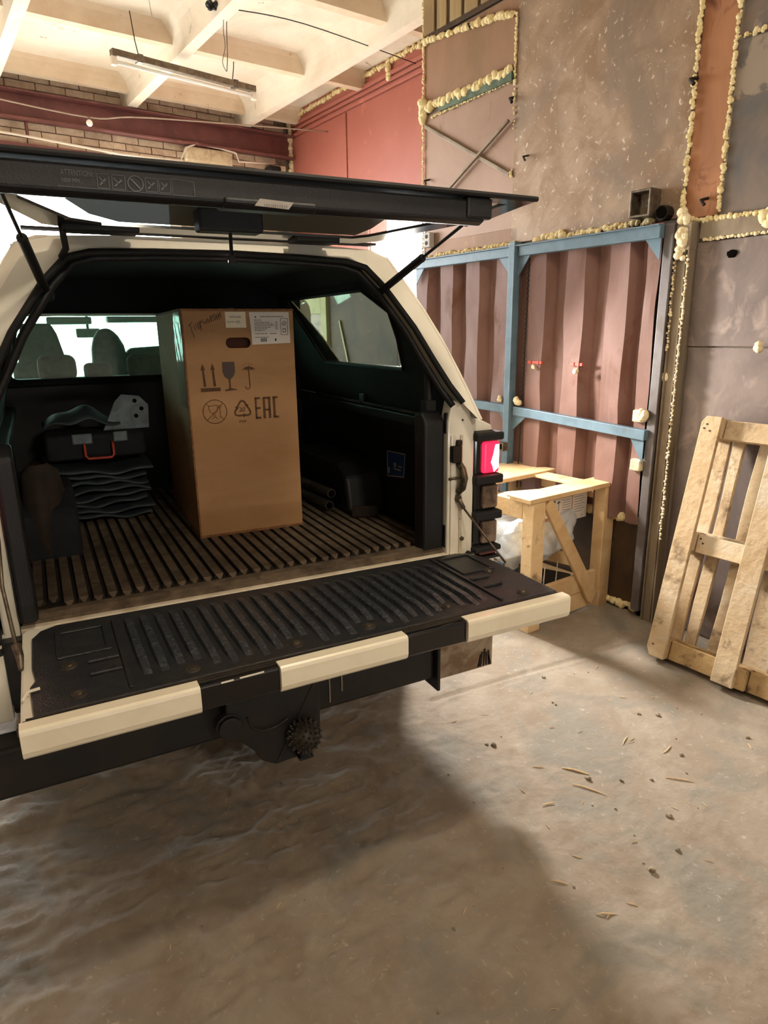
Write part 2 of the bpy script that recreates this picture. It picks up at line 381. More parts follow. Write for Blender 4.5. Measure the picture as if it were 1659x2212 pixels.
# ------------------------------------------------------------------ floor
def vnoise(x, y, seed):
    r = np.random.RandomState(seed); T = r.rand(256, 256)
    xi = np.floor(x).astype(int); yi = np.floor(y).astype(int); fx = x - xi; fy = y - yi
    fx = fx * fx * (3 - 2 * fx); fy = fy * fy * (3 - 2 * fy)
    g = lambda a, b: T[a % 256, b % 256]
    return (g(xi, yi) * (1 - fx) * (1 - fy) + g(xi + 1, yi) * fx * (1 - fy) + g(xi, yi + 1) * (1 - fx) * fy + g(xi + 1, yi + 1) * fx * fy) - 0.5
def segd(x, y, a, b):
    ax, ay = a; bx, by = b; dx, dy = bx - ax, by - ay
    t = np.clip(((x - ax) * dx + (y - ay) * dy) / (dx * dx + dy * dy), 0, 1)
    return np.hypot(x - ax - t * dx, y - ay - t * dy), t
def floor_h(x, y):
    h = np.zeros_like(x)
    for f, a, sd in ((1.3, .006, 1), (3.1, .005, 2), (7, .003, 3), (16, .0022, 4), (37, .0013, 5), (70, .0007, 6)):
        h += a * vnoise(x * f + 50, y * f * 1.2 + 50, sd)
    rough = 1 / (1 + np.exp((x - 0.55) * 5))          # the left part by the truck is rougher
    h2 = np.zeros_like(x)
    for f, a, sd in ((4, .009, 11), (9, .008, 12), (21, .006, 13), (40, .0035, 14)):
        n = vnoise(x * f + 90 + y * 2, y * f * 1.7 + 90, sd)
        h2 += a * (0.5 - np.abs(n) * 2)
    h = h * (0.5 + 0.9 * rough) + (h2 - 0.005) * (rough * 1.25 + 0.12)
    # broken-out hollow with a raised lip, left front
    def pit(x0, y0, rx, ry, d, ang=0.0):
        c, s_ = math.cos(ang), math.sin(ang)
        u = ((x - x0) * c + (y - y0) * s_) / rx; v = (-(x - x0) * s_ + (y - y0) * c) / ry
        r = (np.abs(u) ** 4 + np.abs(v) ** 4) ** 0.25
        return -d / (1 + np.exp((r - 1) * 14))
    h += pit(-0.58, 0.20, 0.30, 0.22, 0.022, 0.25) + pit(-0.2, 0.05, 0.16, 0.08, 0.008, 0.3) + pit(-0.35, -0.32, 0.08, 0.05, 0.008)
    for a, b, wd, dp in (((0.78, 0.36), (2.6, 0.33), .012, .010), ((0.9, 0.33), (1.9, 0.27), .006, .003), ((0.8, 0.30), (1.7, 0.33), .004, .002)):
        d, t = segd(x, y, a, b)
        h -= dp * np.exp(-(d / wd) ** 2)
    return h
xs = np.unique(np.concatenate([np.linspace(-4.2, -1.4, 12), np.arange(-1.4, 2.5, 0.0125), np.linspace(2.5, 4.2, 8)]))
ys = np.unique(np.concatenate([np.linspace(-7, -1.5, 14), np.arange(-1.5, 1.0, 0.0125), np.arange(1.0, 2.2, 0.04), np.linspace(2.2, 7.2, 16)]))
X, Y = np.meshgrid(xs, ys)
Hh = floor_h(X, Y)
me = bpy.data.meshes.new('floor')
nx, ny = len(xs), len(ys)
co = np.stack([X.ravel(), Y.ravel(), Hh.ravel()], 1)
ii = np.arange(nx * ny).reshape(ny, nx)
q = np.stack([ii[:-1, :-1].ravel(), ii[:-1, 1:].ravel(), ii[1:, 1:].ravel(), ii[1:, :-1].ravel()], 1)
me.vertices.add(nx * ny); me.vertices.foreach_set('co', co.ravel())
me.loops.add(q.size); me.loops.foreach_set('vertex_index', q.ravel().astype(np.int32))
me.polygons.add(len(q)); me.polygons.foreach_set('loop_start', np.arange(0, q.size, 4, dtype=np.int32))
me.update(calc_edges=True); me.validate()
me.polygons.foreach_set('use_smooth', [True] * len(q))
me.materials.append(M['floor'])
fl = link('floor', me); fl['kind'] = 'structure'
yard = MB(); yard.box(-30, 30, 5.9, 40, -0.3, -0.03); yard.box(3.6, 30, -8, 5.9, -0.3, -0.03)
struct('yard_ground', yard, 'yard', room=False)

# ------------------------------------------------------------------ walls (building axes: X=-v, Y=u)
UF = 5.82        # front wall
RX = 0.69        # set-back of the red wall
core = MB()
core.box(0.02, RX, -7.5, 2.59, 0, 4.3)
wr = struct('wall_right', core, 'plainwall', room=True)
# sheets that clad it: name, u0,u1,z0,z1, material, thickness
def sheet_panel(u0, u1, z0, z1, m, t=0.010, x=0.02, name='steel_panel', poly=None):
    b = MB()
    if poly: b.prism(poly, 'x', x - t, x)
    else: b.box(x - t, x, u0, u1, z0, z1)
    return part(name, b, m, wr, bevel=0.002, seg=1)
sheet_panel(0.555, 1.712, 2.13, 4.3, 'rust1', 0.016)
sheet_panel(1.712, 2.585, 2.13, 3.05, 'rust3', 0.012)
sheet_panel(1.712, 2.585, 3.10, 3.49, 'rust2', 0.014)
sheet_panel(0.375, 0.545, 2.12, 4.3, 'orange', 0.008)
sheet_panel(-1.4, 0.355, 2.11, 2.83, 'bluegrey', 0.014)
sheet_panel(-1.4, 0.355, 2.845, 4.3, 'bluegrey', 0.012)
sheet_panel(-1.4, 0.44, 2.02, 2.095, 'column', 0.03, name='steel_strip')
sheet_panel(-1.4, 0.455, 1.515, 2.005, 'greyplate', 0.014)
sheet_panel(-1.4, 0.45, 0.01, 1.51, 'greyplate', 0.012)
sheet_panel(1.66, 2.585, 2.13, 2.22, 'rust2', 0.016, name='steel_strip')
# slats above
for i, (a, b_) in enumerate(((1.725, 1.86), (1.895, 2.02), (2.05, 2.17), (2.2, 2.31), (2.345, 2.44), (2.47, 2.58))):
    sheet_panel(a, b_, 3.53, 4.3, 'slat', 0.03, name='slat')
bb = MB(); bb.box(0.0, 0.02, 1.712, 2.585, 3.5, 4.3); part('backing_board', bb, 'darkplate', wr)
g = MB(); g.bar((-0.004, 1.73, 3.065), (-0.004, 2.4, 3.062), 0.03, 0.05); part('green_strip', g, 'green', wr)
# dark plate under the gate, dark gap joints
sheet_panel(0.62, 2.585, 0.03, 0.545, 'darkplate', 0.014)
sheet_panel(0.545, 0.62, 0.0, 2.06, 'column', 0.006, name='steel_strip')
# column with two thin ribs
b = MB(); b.box(-0.045, 0.02, 0.478, 0.535, 0, 2.06); b.box(-0.055, 0.0, 0.458, 0.468, 0, 2.05); b.box(-0.06, 0.0, 0.522, 0.530, 0, 2.05)
part('door_column', b, 'column', wr, bevel=0.003)
b = MB(); b.box(-0.06, 0.0, 0.455, 0.535, 1.97, 2.10); part('column_cap', b, 'column', wr, bevel=0.004)
# X brace of two rods
b = MB(); b.bar((-0.002, 2.565, 2.985), (-0.002, 1.73, 2.53), 0.022, 0.022, (1, 0, 0)); part('brace_rod', b, 'column', wr, bevel=0.003)
b = MB(); b.bar((-0.018, 1.74, 2.83), (-0.018, 2.42, 2.47), 0.016, 0.02, (1, 0, 0)); part('brace_rod', b, 'column', wr, bevel=0.003)
# hooks, holes, scars
for (u, z, r) in ((1.59, 2.612, .012), (0.545, 2.735, .02), (0.43, 2.2, .016), (2.53, 2.64, .014), (1.715, 2.95, .02), (2.1, 3.46, .012)):
    b = MB(); b.tube([(0.01, u, z), (-0.03, u + .01, z - .01), (-0.035, u - .012, z - .035)], r * .5, 6); part('iron_hook', b, 'dark', wr)
b = MB(); b.sph((0.004, 0.278, 1.938), (.008, .026, .018), 10, 6, jit=.4); part('torn_hole', b, 'void', wr)

# foam beads
def foam(line, r=0.013, dens=0.016, m='foam', x=0.0, off=0.0, parent=wr, wob=0.006, name='foam_seam'):
    b = MB()
    for (u0, z0), (u1, z1) in zip(line[:-1], line[1:]):
        L_ = math.hypot(u1 - u0, z1 - z0); n = max(2, int(L_ / (dens * (.75 if r > .0105 else .5))))
        for k in range(n):
            t = (k + random.random() * .8) / n
            rr = r * .8 * random.uniform(.45, 1.3)
            b.sph((x - rr * .4, u0 + (u1 - u0) * t + random.uniform(-wob, wob), z0 + (z1 - z0) * t + random.uniform(-wob, wob)),
                  (rr * .9, rr * random.uniform(.8, 1.3), rr * random.uniform(.8, 1.2)), 7, 5, jit=.25)
    o = part(name, b, m, parent, smooth=True, kind='stuff', fix=False)
    return o
foam([(1.725, 3.385), (1.9, 3.42), (2.58, 3.50)], .022, .014)
foam([(1.75, 3.10), (2.1, 3.095), (2.58, 3.085)], .028, .011, wob=.012)
foam([(2.585, 3.0), (2.585, 3.14)], .035, .01, wob=.02)
foam([(1.73, 3.045), (2.5, 3.025)], .008, .014)
foam([(1.716, 3.38), (1.716, 2.92)], .010, .014)
foam([(1.714, 2.9), (1.714, 2.78)], .008, .03); foam([(1.72, 2.56), (1.72, 2.50)], .012, .02)
foam([(2.588, 4.1), (2.588, 3.0), (2.588, 2.1)], .010, .013)
foam([(0.552, 4.2), (0.549, 3.0), (0.545, 2.15)], .014, .013)
foam([(0.366, 4.2), (0.366, 3.0), (0.362, 2.13)], .013, .013)
foam([(0.36, 2.84), (-0.3, 2.84)], .012, .013)
foam([(0.50, 2.11), (0.35, 2.10), (-0.4, 2.105)], .014, .011)
foam([(0.14, 2.09), (0.10, 2.06)], .035, .008, wob=.02)
foam([(0.43, 2.015), (-0.4, 2.02)], .009, .011, 'foam2')
foam([(0.70, 2.135), (1.25, 2.125)], .018, .011, wob=.01)
foam([(1.28, 2.13), (1.5, 2.12)], .026, .011, wob=.014)
foam([(1.65, 2.12), (2.5, 2.12)], .018, .012, wob=.012)
foam([(0.505, 2.14), (0.50, 1.95)], .026, .009, 'foam2', x=-.05, wob=.02)
foam([(0.462, 1.95), (0.462, 1.4), (0.458, 0.5)], .007, .014, 'foam2', x=-.055)
foam([(0.528, 1.93), (0.526, 1.5)], .008, .018, 'foam2', x=-.055)
foam([(0.60, 1.98), (0.605, 1.5), (0.60, 1.1)], .016, .013)
foam([(0.60, 0.555), (1.7, 0.565)], .026, .011, wob=.010)
foam([(0.60, 0.035), (1.7, 0.025)], .024, .012, wob=.010)
foam([(0.575, 0.54), (0.57, 0.25)], .010, .016); foam([(0.59, 0.2), (0.58, 0.04)], .014, .014)
foam([(2.56, 1.98), (2.555, 1.45)], .018, .011)
for (u, z, r) in ((1.66, 1.17, .02), (1.50, 1.165, .024), (0.60, 1.165, .028), (1.38, 1.385, .012), (1.06, 1.37, .015), (0.085, 1.515, .02), (0.535, 1.62, .018), (0.53, 1.36, .024), (2.50, 2.02, .03)):
    b = MB()
    for k in range(9): b.sph((-(.10 if .59 < u < 1.7 and z > 1.1 else .035) + random.uniform(-.3, .3) * r, u + random.uniform(-.6, .6) * r, z + random.uniform(-.6, .6) * r), r * random.uniform(.5, .9), 7, 5, jit=.3)
    part('foam_blob', b, 'foam2', wr, smooth=True, fix=False)

# junction boxes, hinges
t = thing('junction_box', 'open square steel junction box above the right end of the blue gate beam', 'box', RM(0.0, 0.735, 2.215), RA)
b = MB(); b.ring([(-.06, -.065), (.06, -.065), (.06, .065), (-.06, .065)], [(-.048, -.053), (.048, -.053), (.048, .053), (-.048, .053)], 'x', -.085, .003)
part('case', b, 'steel', t, bevel=.004)
b = MB(); b.box(-.01, .003, -.05, .05, -.055, .055); part('back_plate', b, 'column', t)
text('stamped_number', '10N', .05, 'labelgrey', t, (-.012, .045, -.01), (PI / 2, 0, -PI / 2))
t = thing('socket_box', 'small white two-hole socket box at the left end of the blue gate beam', 'socket', RM(-0.002, 2.50, 2.235), RA)
b = MB(); b.box(-.04, .006, -.035, .035, -.05, .05); part('case', b, 'labelgrey', t, bevel=.006)
for dz in (-.022, .022):
    b = MB(); b.cyl((-.043, 0, dz), (-.036, 0, dz), .014, 12); part('socket_hole', b, 'dark', t)
t = thing('conduit_elbow', 'black round conduit end beside the square steel box', 'pipe', RM(0.0, 0.63, 2.16), RA)
b = MB(); b.tube([(.008, 0, 0), (-.05, 0, 0)], .035, 14); part('body', b, 'dark', t)
b = MB(); b.tube([(-.05, 0, 0), (-.056, 0, 0)], .028, 14); part('mouth', b, 'void', t)

# red wall, with opening for the side gate
b = MB()
b.box(RX, RX + .2, 2.59, 2.95, 0, 4.3); b.box(RX, RX + .2, 4.28, UF + .3, 0, 4.3); b.box(RX, RX + .2, 2.95, 4.28, 2.75, 4.3)
rw = struct('wall_right_far', b, 'redwall', room=True)
for z, t_ in ((3.80, .03), (3.755, .02), (3.70, .03)):
    b = MB(); b.box(RX - t_, RX, 2.62, UF, z - .016, z + .016); part('horizontal_rail', b, 'redwall', rw, bevel=.004)
for (a, c_) in ((2.62, 4.62), (4.66, UF - .02)):
    b = MB(); b.box(RX - .012, RX, a, c_, 2.76, 3.675); part('sheet_panel', b, 'redwall', rw, bevel=.003)
b = MB(); b.box(RX - .03, RX, 4.285, 4.32, 0, 2.75); part('door_jamb', b, 'redwall', rw, bevel=.003)
foam([(2.62, 3.905), (3.6, 3.9), (5.8, 3.88)], .026, .02, x=RX, parent=rw, wob=.01)
foam([(3.92, 3.87), (3.92, 3.77)], .035, .02, x=RX - .01, parent=rw)
foam([(5.8, 3.88), (5.79, 3.3)], .04, .02, x=RX - .01, m='foam2', parent=rw)

# other walls
b = MB(); b.box(-4.95, -4.75, -7.5, UF + .3, 0, 4.3); struct('wall_left', b, 'plainwall', room=True)
b = MB(); b.box(-4.95, RX, -7.7, -7.5, 0, 4.3); struct('wall_back', b, 'plainwall', room=True)
b = MB()
b.box(-4.75, RX, UF + .06, UF + .36, 3.28, 4.3); b.box(-0.64, RX, UF + .06, UF + .36, 2.34, 3.28); b.box(-0.64, -.56, UF + .06, UF + .36, 0, 2.34); b.box(.58, RX, UF + .06, UF + .36, 0, 2.34); b.box(-4.75, -4.2, UF + .06, UF + .36, 0, 3.28)  # low gap at the red-wall end is added to let in more daylight
wf = struct('wall_front', b, 'mortar', room=True)
bw, bh = .25, .066
bme = MB().box(-bw / 2 + .005, bw / 2 - .005, -.012, .03, -bh / 2 + .005, bh / 2 - .005).mesh('brick', 'brick')
zb = 3.28 + bh / 2; row = 0
nb = 0
def brick(xc, zc, hw=1.0):
    global nb
    o = link('brick', bme, wf, (xc, UF + .05 + random.uniform(-.006, .006), zc)); o.scale = (hw, 1, 1); nb += 1
z = zb
while z < 3.86:
    x = -2.62 + (row % 2) * bw / 2
    while x < RX - .1:
        brick(x, z); x += bw
    z += bh; row += 1
z = 3.28 - bh / 2; row = 0
while z > 2.36:
    x = -.64 + bw / 2 if row % 2 else -.64 + bw * .25
    if not row % 2: brick(-.64 + bw * .25, z, .5); x = -.64 + bw
    while x < RX - .1: brick(x, z); x += bw
    z -= bh; row += 1
# maroon channel beam along the front wall
b = MB()
for (z0, z1, y0) in ((3.46, 3.475, .16), (3.675, 3.69, .16), (3.46, 3.69, .05)):
    b.box(-4.7, RX - .02, UF - y0 + .03, UF - (0.02 if y0 > .1 else .03), z0, z1)
bm_ = struct('trim_1', b, 'maroon', room=True, bevel=.002)
b = MB(); b.box(-4.7, -1.3, UF - .02, UF + .07, 3.255, 3.285); struct('trim_2', b, 'maroon', room=True)
for xx_ in (-2.0,):
    b = MB(); b.bar((xx_, UF - .03, 3.47), (xx_, UF - .03, 3.33), .05, .02); part('hanger_plate', b, 'maroon', bm_)
t = thing('plaster_block', 'cream plastered block on the brick wall with a white cable looped over it', 'block', RM(-.30, UF + .0, 3.385), RA)
b = MB(); b.box(-.25, .25, -.07, .035, -.065, .065); part('body', b, 'block', t, bevel=.012)
t = thing('wall_speaker', 'small black rounded box on the brick wall above the open lid', 'box', RM(.43, UF - .02, 3.33), RA)
b = MB(); b.box(-.07, .07, -.09, .06, -.06, .04); part('body', b, 'rubber', t, bevel=.02, seg=3)
b = MB(); b.tube([RM(-2.6, UF - .06, 3.36), RM(-1.9, UF - .06, 3.33), RM(-1.2, UF - .06, 3.29), RM(-.62, UF - .06, 3.30), RM(-.56, UF - .09, 3.42), RM(-.45, UF - .09, 3.475), RM(-.2, UF - .09, 3.465), RM(-.02, UF - .09, 3.44), RM(.02, UF - .06, 3.37), RM(.45, UF - .04, 3.40)], .011, 7)
tag(part('wall_cable', b, 'whitecable', smooth=True), 'white cable running along the brick wall and over the plaster block', 'cable')

# ------------------------------------------------------------------ ceiling
b = MB(); b.box(-5, RX + .2, -7.7, UF + .4, 3.93, 4.3)
ce = struct('ceiling', b, 'ceil', room=True)
def rib_section(hw0, hw1, z0, z1, n=7):
    L_ = []
    for i in range(n):
        t = i / (n - 1); L_.append((hw0 + (hw1 - hw0) * (1 - math.cos(t * PI / 2)) ** 1.3, z0 + (z1 - z0) * math.sin(t * PI / 2) ** 1.0))
    right = L_; left = [(-a, z_) for a, z_ in L_][::-1]
    return left[:-1] + [(-hw0, z0)] + right if False else [(-a, z_) for a, z_ in reversed(L_)] + L_
for v in (-1.27 + .17, -0.1, 1.07, 2.24, 3.41, 4.58):
    if v < -RX: continue
    sec = rib_section(.045, .20, 3.70, 3.94)
    b = MB(); b.prism([(-v + a, z_) for a, z_ in sec], 'y', -7.5, UF + .05)
    part('rib', b, 'ceil', ce, smooth=False)
for k, u in enumerate((-6.8, -5.56, -4.32, -3.08, -1.84, -.6, .64, 1.88, 3.12, 4.37, 5.62)):
    sec = rib_section(.04, .12, 3.79, 3.94, 5)
    b = MB(); b.prism([(u + a, z_) for a, z_ in sec], 'x', -4.8, RX)
    part('cross_rib', b, 'ceilrib', ce)

# ------------------------------------------------------------------ gate in the right wall
b = MB()
prof = []
pitch = .28; u = 2.60; edges = [2.58, 2.30, 2.035, 1.757, 1.464, 1.18, .90, .674]
for e in edges:
    prof += [(e + .028, 0.0), (e, -.068), (e - .125, -.068), (e - .165, 0.0)]
prof = [(min(2.585, max(.60, a)), x) for a, x in prof]
# fine strip with dents
def corrx(u_):
    for (a, xa), (c, xc) in zip(prof[:-1], prof[1:]):
        if c <= u_ <= a and a > c: return xa + (xc - xa) * (a - u_) / (a - c)
    return 0.0
us = sorted(set([round(p[0], 4) for p in prof] + list(np.round(np.arange(.60, 2.585, .03), 4))), reverse=True)
nz_ = 60
dents = [(random.uniform(.62, 2.5), random.uniform(.6, 2.05), random.uniform(.03, .10), random.uniform(-.012, .014)) for _ in range(60)]
def cg(z):
    out = []
    for u_ in us:
        x = corrx(u_)
        for du, dz, dr, da in dents:
            q_ = ((u_ - du) / dr) ** 2 + ((z - dz) / (dr * 1.6)) ** 2
            if q_ < 4: x += da * math.exp(-q_)
        out.append((x - .004, u_ + .004 * math.sin(z * 9 + u_ * 20), z))
    return out
vs = []; zz = np.linspace(.55, 2.11, nz_)
for z in zz: vs += cg(z)
nu_ = len(us)
fs = [(j * nu_ + i, j * nu_ + i + 1, (j + 1) * nu_ + i + 1, (j + 1) * nu_ + i) for j in range(nz_ - 1) for i in range(nu_ - 1)]
b.add(vs, fs)
gate = struct('door_1', MB().box(.012, .019, .56, 2.588, 0.0, 2.12), 'darkplate', room=True)
gate['label'] = 'corrugated brown steel gate with blue angle frame'
part('corrugated_sheet', b, 'corr', gate, fix=False)
def gp(name, p, q, w_, t, m='blue', up=(1, 0, 0)):
    b = MB(); b.bar(p, q, w_, t, up); return part(name, b, m, gate, bevel=.003)
gp('top_beam', (-.085, .59, 2.065), (-.085, 1.53, 2.065), .060, .05)
gp('top_beam', (-.085, 1.60, 2.065), (-.085, 2.585, 2.065), .055, .05)
b = MB(); b.box(-.125, -.07, .59, 2.585, 2.092, 2.098); part('beam_flange', b, 'blue', gate)
gp('middle_beam', (-.09, .575, 1.055), (-.09, 1.53, 1.105), .055, .04)
gp('middle_beam', (-.09, 1.60, 1.11), (-.09, 2.585, 1.135), .055, .04)
b = MB(); b.box(-.13, -.07, 1.545, 1.555, 0.05, 2.12); b.box(-.08, -.07, 1.545, 1.605, .05, 2.12); part('middle_post', b, 'blue', gate, bevel=.002)
b = MB(); b.box(-.125, -.072, 1.548, 1.60, .05, 2.12); part('middle_post', b, 'blue', gate, bevel=.003)
gp('right_stile', (-.05, .563, .05), (-.05, .563, 2.10), .05, .05, 'stile')
gp('left_stile', (-.03, 2.57, .05), (-.03, 2.57, 2.10), .035, .05)
def gus(p, q, r):
    b = MB(); b.add([(-.095, *p), (-.095, *q), (-.095, *r), (-.089, *p), (-.089, *q), (-.089, *r)], [(0, 1, 2), (5, 4, 3), (0, 3, 4, 1), (1, 4, 5, 2), (2, 5, 3, 0)])
    part('gusset_plate', b, 'blue', gate)
gus((1.60, 2.06), (1.72, 2.05), (1.60, 1.92)); gus((1.55, 2.06), (1.43, 2.06), (1.55, 1.91))
gus((1.55, 1.10), (1.42, 1.08), (1.55, .97)); gus((1.60, 1.11), (1.69, 1.12), (1.60, 1.0))
gus((.59, 2.05), (.69, 2.05), (.59, 1.93)); gus((.585, 1.04), (.68, 1.05), (.585, .90)); gus((2.55, 2.05), (2.45, 2.05), (2.55, 1.93))
b = MB(); b.ring([(1.545, .845), (1.595, .845), (1.595, .90), (1.545, .90)], [(1.555, .855), (1.585, .855), (1.585, .89), (1.555, .89)], 'x', -.17, -.125); part('hasp', b, 'steel', gate, bevel=.002)
for (u, z) in ((.60, .885), (.61, 1.15)):
    b = MB(); b.box(-.10, -.03, u - .01, u + .055, z - .03, z + .035); part('hinge_block', b, 'block', gate, bevel=.008)
b = MB(); b.tube([(-.072, 1.475, 2.05), (-.072, 1.478, 1.6), (-.072, 1.488, 1.16)], .004, 5)
for k in range(60): b.sph((-.072, 1.475 + .013 * k / 60 + (.003 if k % 2 else -.003), 2.04 - k * .0148), (.005, .006, .008), 5, 4)
b.tube([(-.072, 1.49, 1.03), (-.072, 1.50, .60)], .004, 5)
part('chain', b, 'dark', gate, label='thin dark chain')
for (u0, u1, z, g_) in ((1.335, 1.445, 1.41, 'nearer the middle post'), (1.03, 1.115, 1.408, 'further from the middle post')):
    b = MB(); b.box(-.082, -.066, u0, u1, z - .009, z + .009); b.box(-.086, -.082, u0 + .02, u0 + .03, z - .012, z + .012); b.box(-.086, -.082, u1 - .03, u1 - .02, z - .012, z + .012)
    part('pull_handle', b, 'redpaint', gate, bevel=.002, label='short red bracket ' + g_)
# dark gap between the stile foot and the floor column
b = MB(); b.box(-.02, .016, .50, .58, 0, .45); part('dark_gap', b, 'void', gate)

# things seen through the canopy window, against the red wall
t = thing('window_surround', 'pale wooden frame leaning on the red wall, seen through the canopy side window', 'frame', RM(RX - .08, 5.3, 0), RA)
for (y0, y1) in ((.18, .30), (-.30, -.18)):
    b = MB(); b.box(-.03, .03, y0, y1, 0.0, 2.06); part('post', b, 'palewood', t, bevel=.004)
b = MB(); b.box(-.03, .03, -.18, .18, 1.80, 2.06); part('top_rail', b, 'palewood', t, bevel=.004)
b = MB(); b.box(-.01, .01, -.18, .18, 0.02, 1.80); part('board', b, 'bluegrey', t)
t = thing('dark_board', 'large dark brown board leaning on the red wall behind the canopy window', 'board', RM(RX - .06, 4.66, 0), RA)
b = MB(); b.box(-.02, .02, -.92, .30, 0, 2.0); part('sheet', b, 'darkplate', t, bevel=.003)
b = MB(); b.bar((-.03, .10, 1.72), (-.03, -.10, 1.15), .02, .012, (1, 0, 0)); 
part('stick', b, 'palewood', t, label='thin pale stick')

# ------------------------------------------------------------------ ceiling light, wires
t = thing('fluorescent_light', 'long unlit fluorescent batten hanging under the ribbed ceiling', 'lamp', (.792, 4.148, 3.6), math.atan2(.319, 1.186))
b = MB(); b.box(-.614, .614, -.03, .03, 0, .045); part('channel', b, 'fixture', t, bevel=.004)
for s_ in (-1, 1):
    b = MB(); b.box(s_ * .60 - .02, s_ * .60 + .02, -.02, .02, -.06, .0); part('lamp_holder', b, 'whitecable', t, bevel=.004)
    b = MB(); b.tube([(s_ * .4, 0, .04), (s_ * .42, 0, .14), (s_ * .44, 0, .335)], .004, 5); part('hanger_wire', b, 'dark', t)
b = MB(); b.cyl((-.585, 0, -.035), (.585, 0, -.035), .013, 10); part('tube', b, 'tube', t, smooth=True)
for xc in (-.40, .42):
    b = MB(); b.box(xc - .02, xc + .02, -.034, .034, -.005, .05); part('clamp', b, 'steel', t)
def wire(name, pts, r, m, label, cat='cable', n=6):
    # catmull-rom
    P_ = [Vector(p) for p in pts]; out = []
    for i in range(len(P_) - 1):
        p0 = P_[max(i - 1, 0)]; p1 = P_[i]; p2 = P_[i + 1]; p3 = P_[min(i + 2, len(P_) - 1)]
        for k in range(n):
            t = k / n
            out.append(0.5 * ((2 * p1) + (-p0 + p2) * t + (2 * p0 - 5 * p1 + 4 * p2 - p3) * t * t + (-p0 + 3 * p1 - 3 * p2 + p3) * t ** 3))
    out.append(P_[-1])
    b = MB(); b.tube(out, r, 6)
    o = part(name, b, m, None, smooth=True)
    return tag(o, label, cat)
jx = V(.80, 3.27, 3.75)
wire('ceiling_cable', [(.62, 3.15, 3.93), (.70, 3.2, 3.83), (.74, 3.22, 3.79), jx, (.86, 3.24, 3.75), (.95, 3.27, 3.80), (1.0, 3.2, 3.93)], .008, 'cable', 'dark cable bundle looping down from the ceiling rib')
b = MB()
for k in range(10): b.sph(jx + V(random.uniform(-.05, .03), random.uniform(-.03, .03), random.uniform(-.02, .02)), random.uniform(.012, .024), 7, 5, jit=.5)
tag(part('wire_knot', b, 'cable', smooth=True), 'ragged knot of old wires on the ceiling cable', 'wires')
wire('ceiling_wire', [(.88, 3.25, 3.75), (1.4, 3.15, 3.71), RM(.60, 3.44, 3.73)], .0035, 'cable', 'thin black wire running from the knot to the red wall')
wire('dangling_wire', [(.88, 3.25, 3.75), (.90, 3.35, 3.68), (.91, 3.4, 3.60), (.935, 3.5, 3.55), (.93, 3.52, 3.46)], .0028, 'dark', 'thin wire dangling in front of the fluorescent batten')
wire('dangling_wire', [(.865, 3.25, 3.75), (.875, 3.35, 3.66), (.90, 3.42, 3.58), (.89, 3.48, 3.50), (.92, 3.5, 3.45)], .0022, 'dark', 'thinner crooked wire beside the dangling one')
wire('dangling_wire', [(.42, 3.4, 3.93), (.40, 3.42, 3.80), (.41, 3.42, 3.68)], .002, 'string', 'pale loose wire hanging left of the ceiling knot')
wire('string_line', [(-.8, 5.05, 3.53), (.115, 5.15, 3.475), (.6, 5.0, 3.49), RM(.62, 4.9, 3.55)], .006, 'string', 'pale string stretched across the hall under the ribs', 'string')
t = thing('small_bulb', 'tiny clear bulb hanging on the pale string', 'bulb', (.115, 5.15, 3.43))
b = MB(); b.sph((0, 0, 0), .028, 12, 8); part('bulb_glass', b, 'tube', t, smooth=True)
b = MB(); b.cyl((0, 0, .02), (0, 0, .05), .012, 8); part('cap', b, 'steel', t)
#@@TRUCK
# ------------------------------------------------------------------ pickup truck (axes: x right, y forward, tailgate hinge at y=0)
T = thing('pickup_truck', 'white pickup truck with a load-bed canopy, lid raised and tailgate lowered', 'truck')
def cyp(z): return .03 + (z - 1.37) * .55        # slanted rear plane of the canopy
# bed side panels
def side(sg, off):
    P_ = [(.70, 1.30), (.80, 1.305), (.875, 1.27), (.90, 1.20), (.915, 1.02), (.91, .80), (.895, .62), (.86, .53), (.80, .53), (.78, .80), (.76, 1.0), (.745, 1.28)]
    b = MB(); b.prism([(sg * x + off, z) for x, z in P_], 'y', .085, 1.78)
    part('bed_side_panel', b, 'white', T, bevel=.006)
side(1, -.015); side(-1, -.06)
# rear jambs
b = MB(); b.prism([(.645, .785), (.865, .785), (.865, .80), (.757, .80), (.757, 1.262), (.735, 1.335), (.705, 1.372), (.66, 1.372), (.645, 1.30)], 'y', .045, .10); b.prism([(.70, .785), (.868, .70), (.868, .80)], 'y', .05, .1)
jr = part('rear_jamb', b, 'white', T, bevel=.006)
b = MB(); b.prism([(-.752, .785), (-.90, .785), (-.90, .80), (-.795, .80), (-.795, 1.262), (-.79, 1.335), (-.77, 1.372), (-.76, 1.372), (-.752, 1.30)], 'y', .095, .14); b.box(-.945, -.80, .05, .10, .555, .79)
jl = part('rear_jamb', b, 'white', T, bevel=.006)
b = MB(); b.tube([(.70, .043, .80), (.70, .043, 1.25)], .006, 6); part('jamb_seam', b, 'whitedirty', jr)
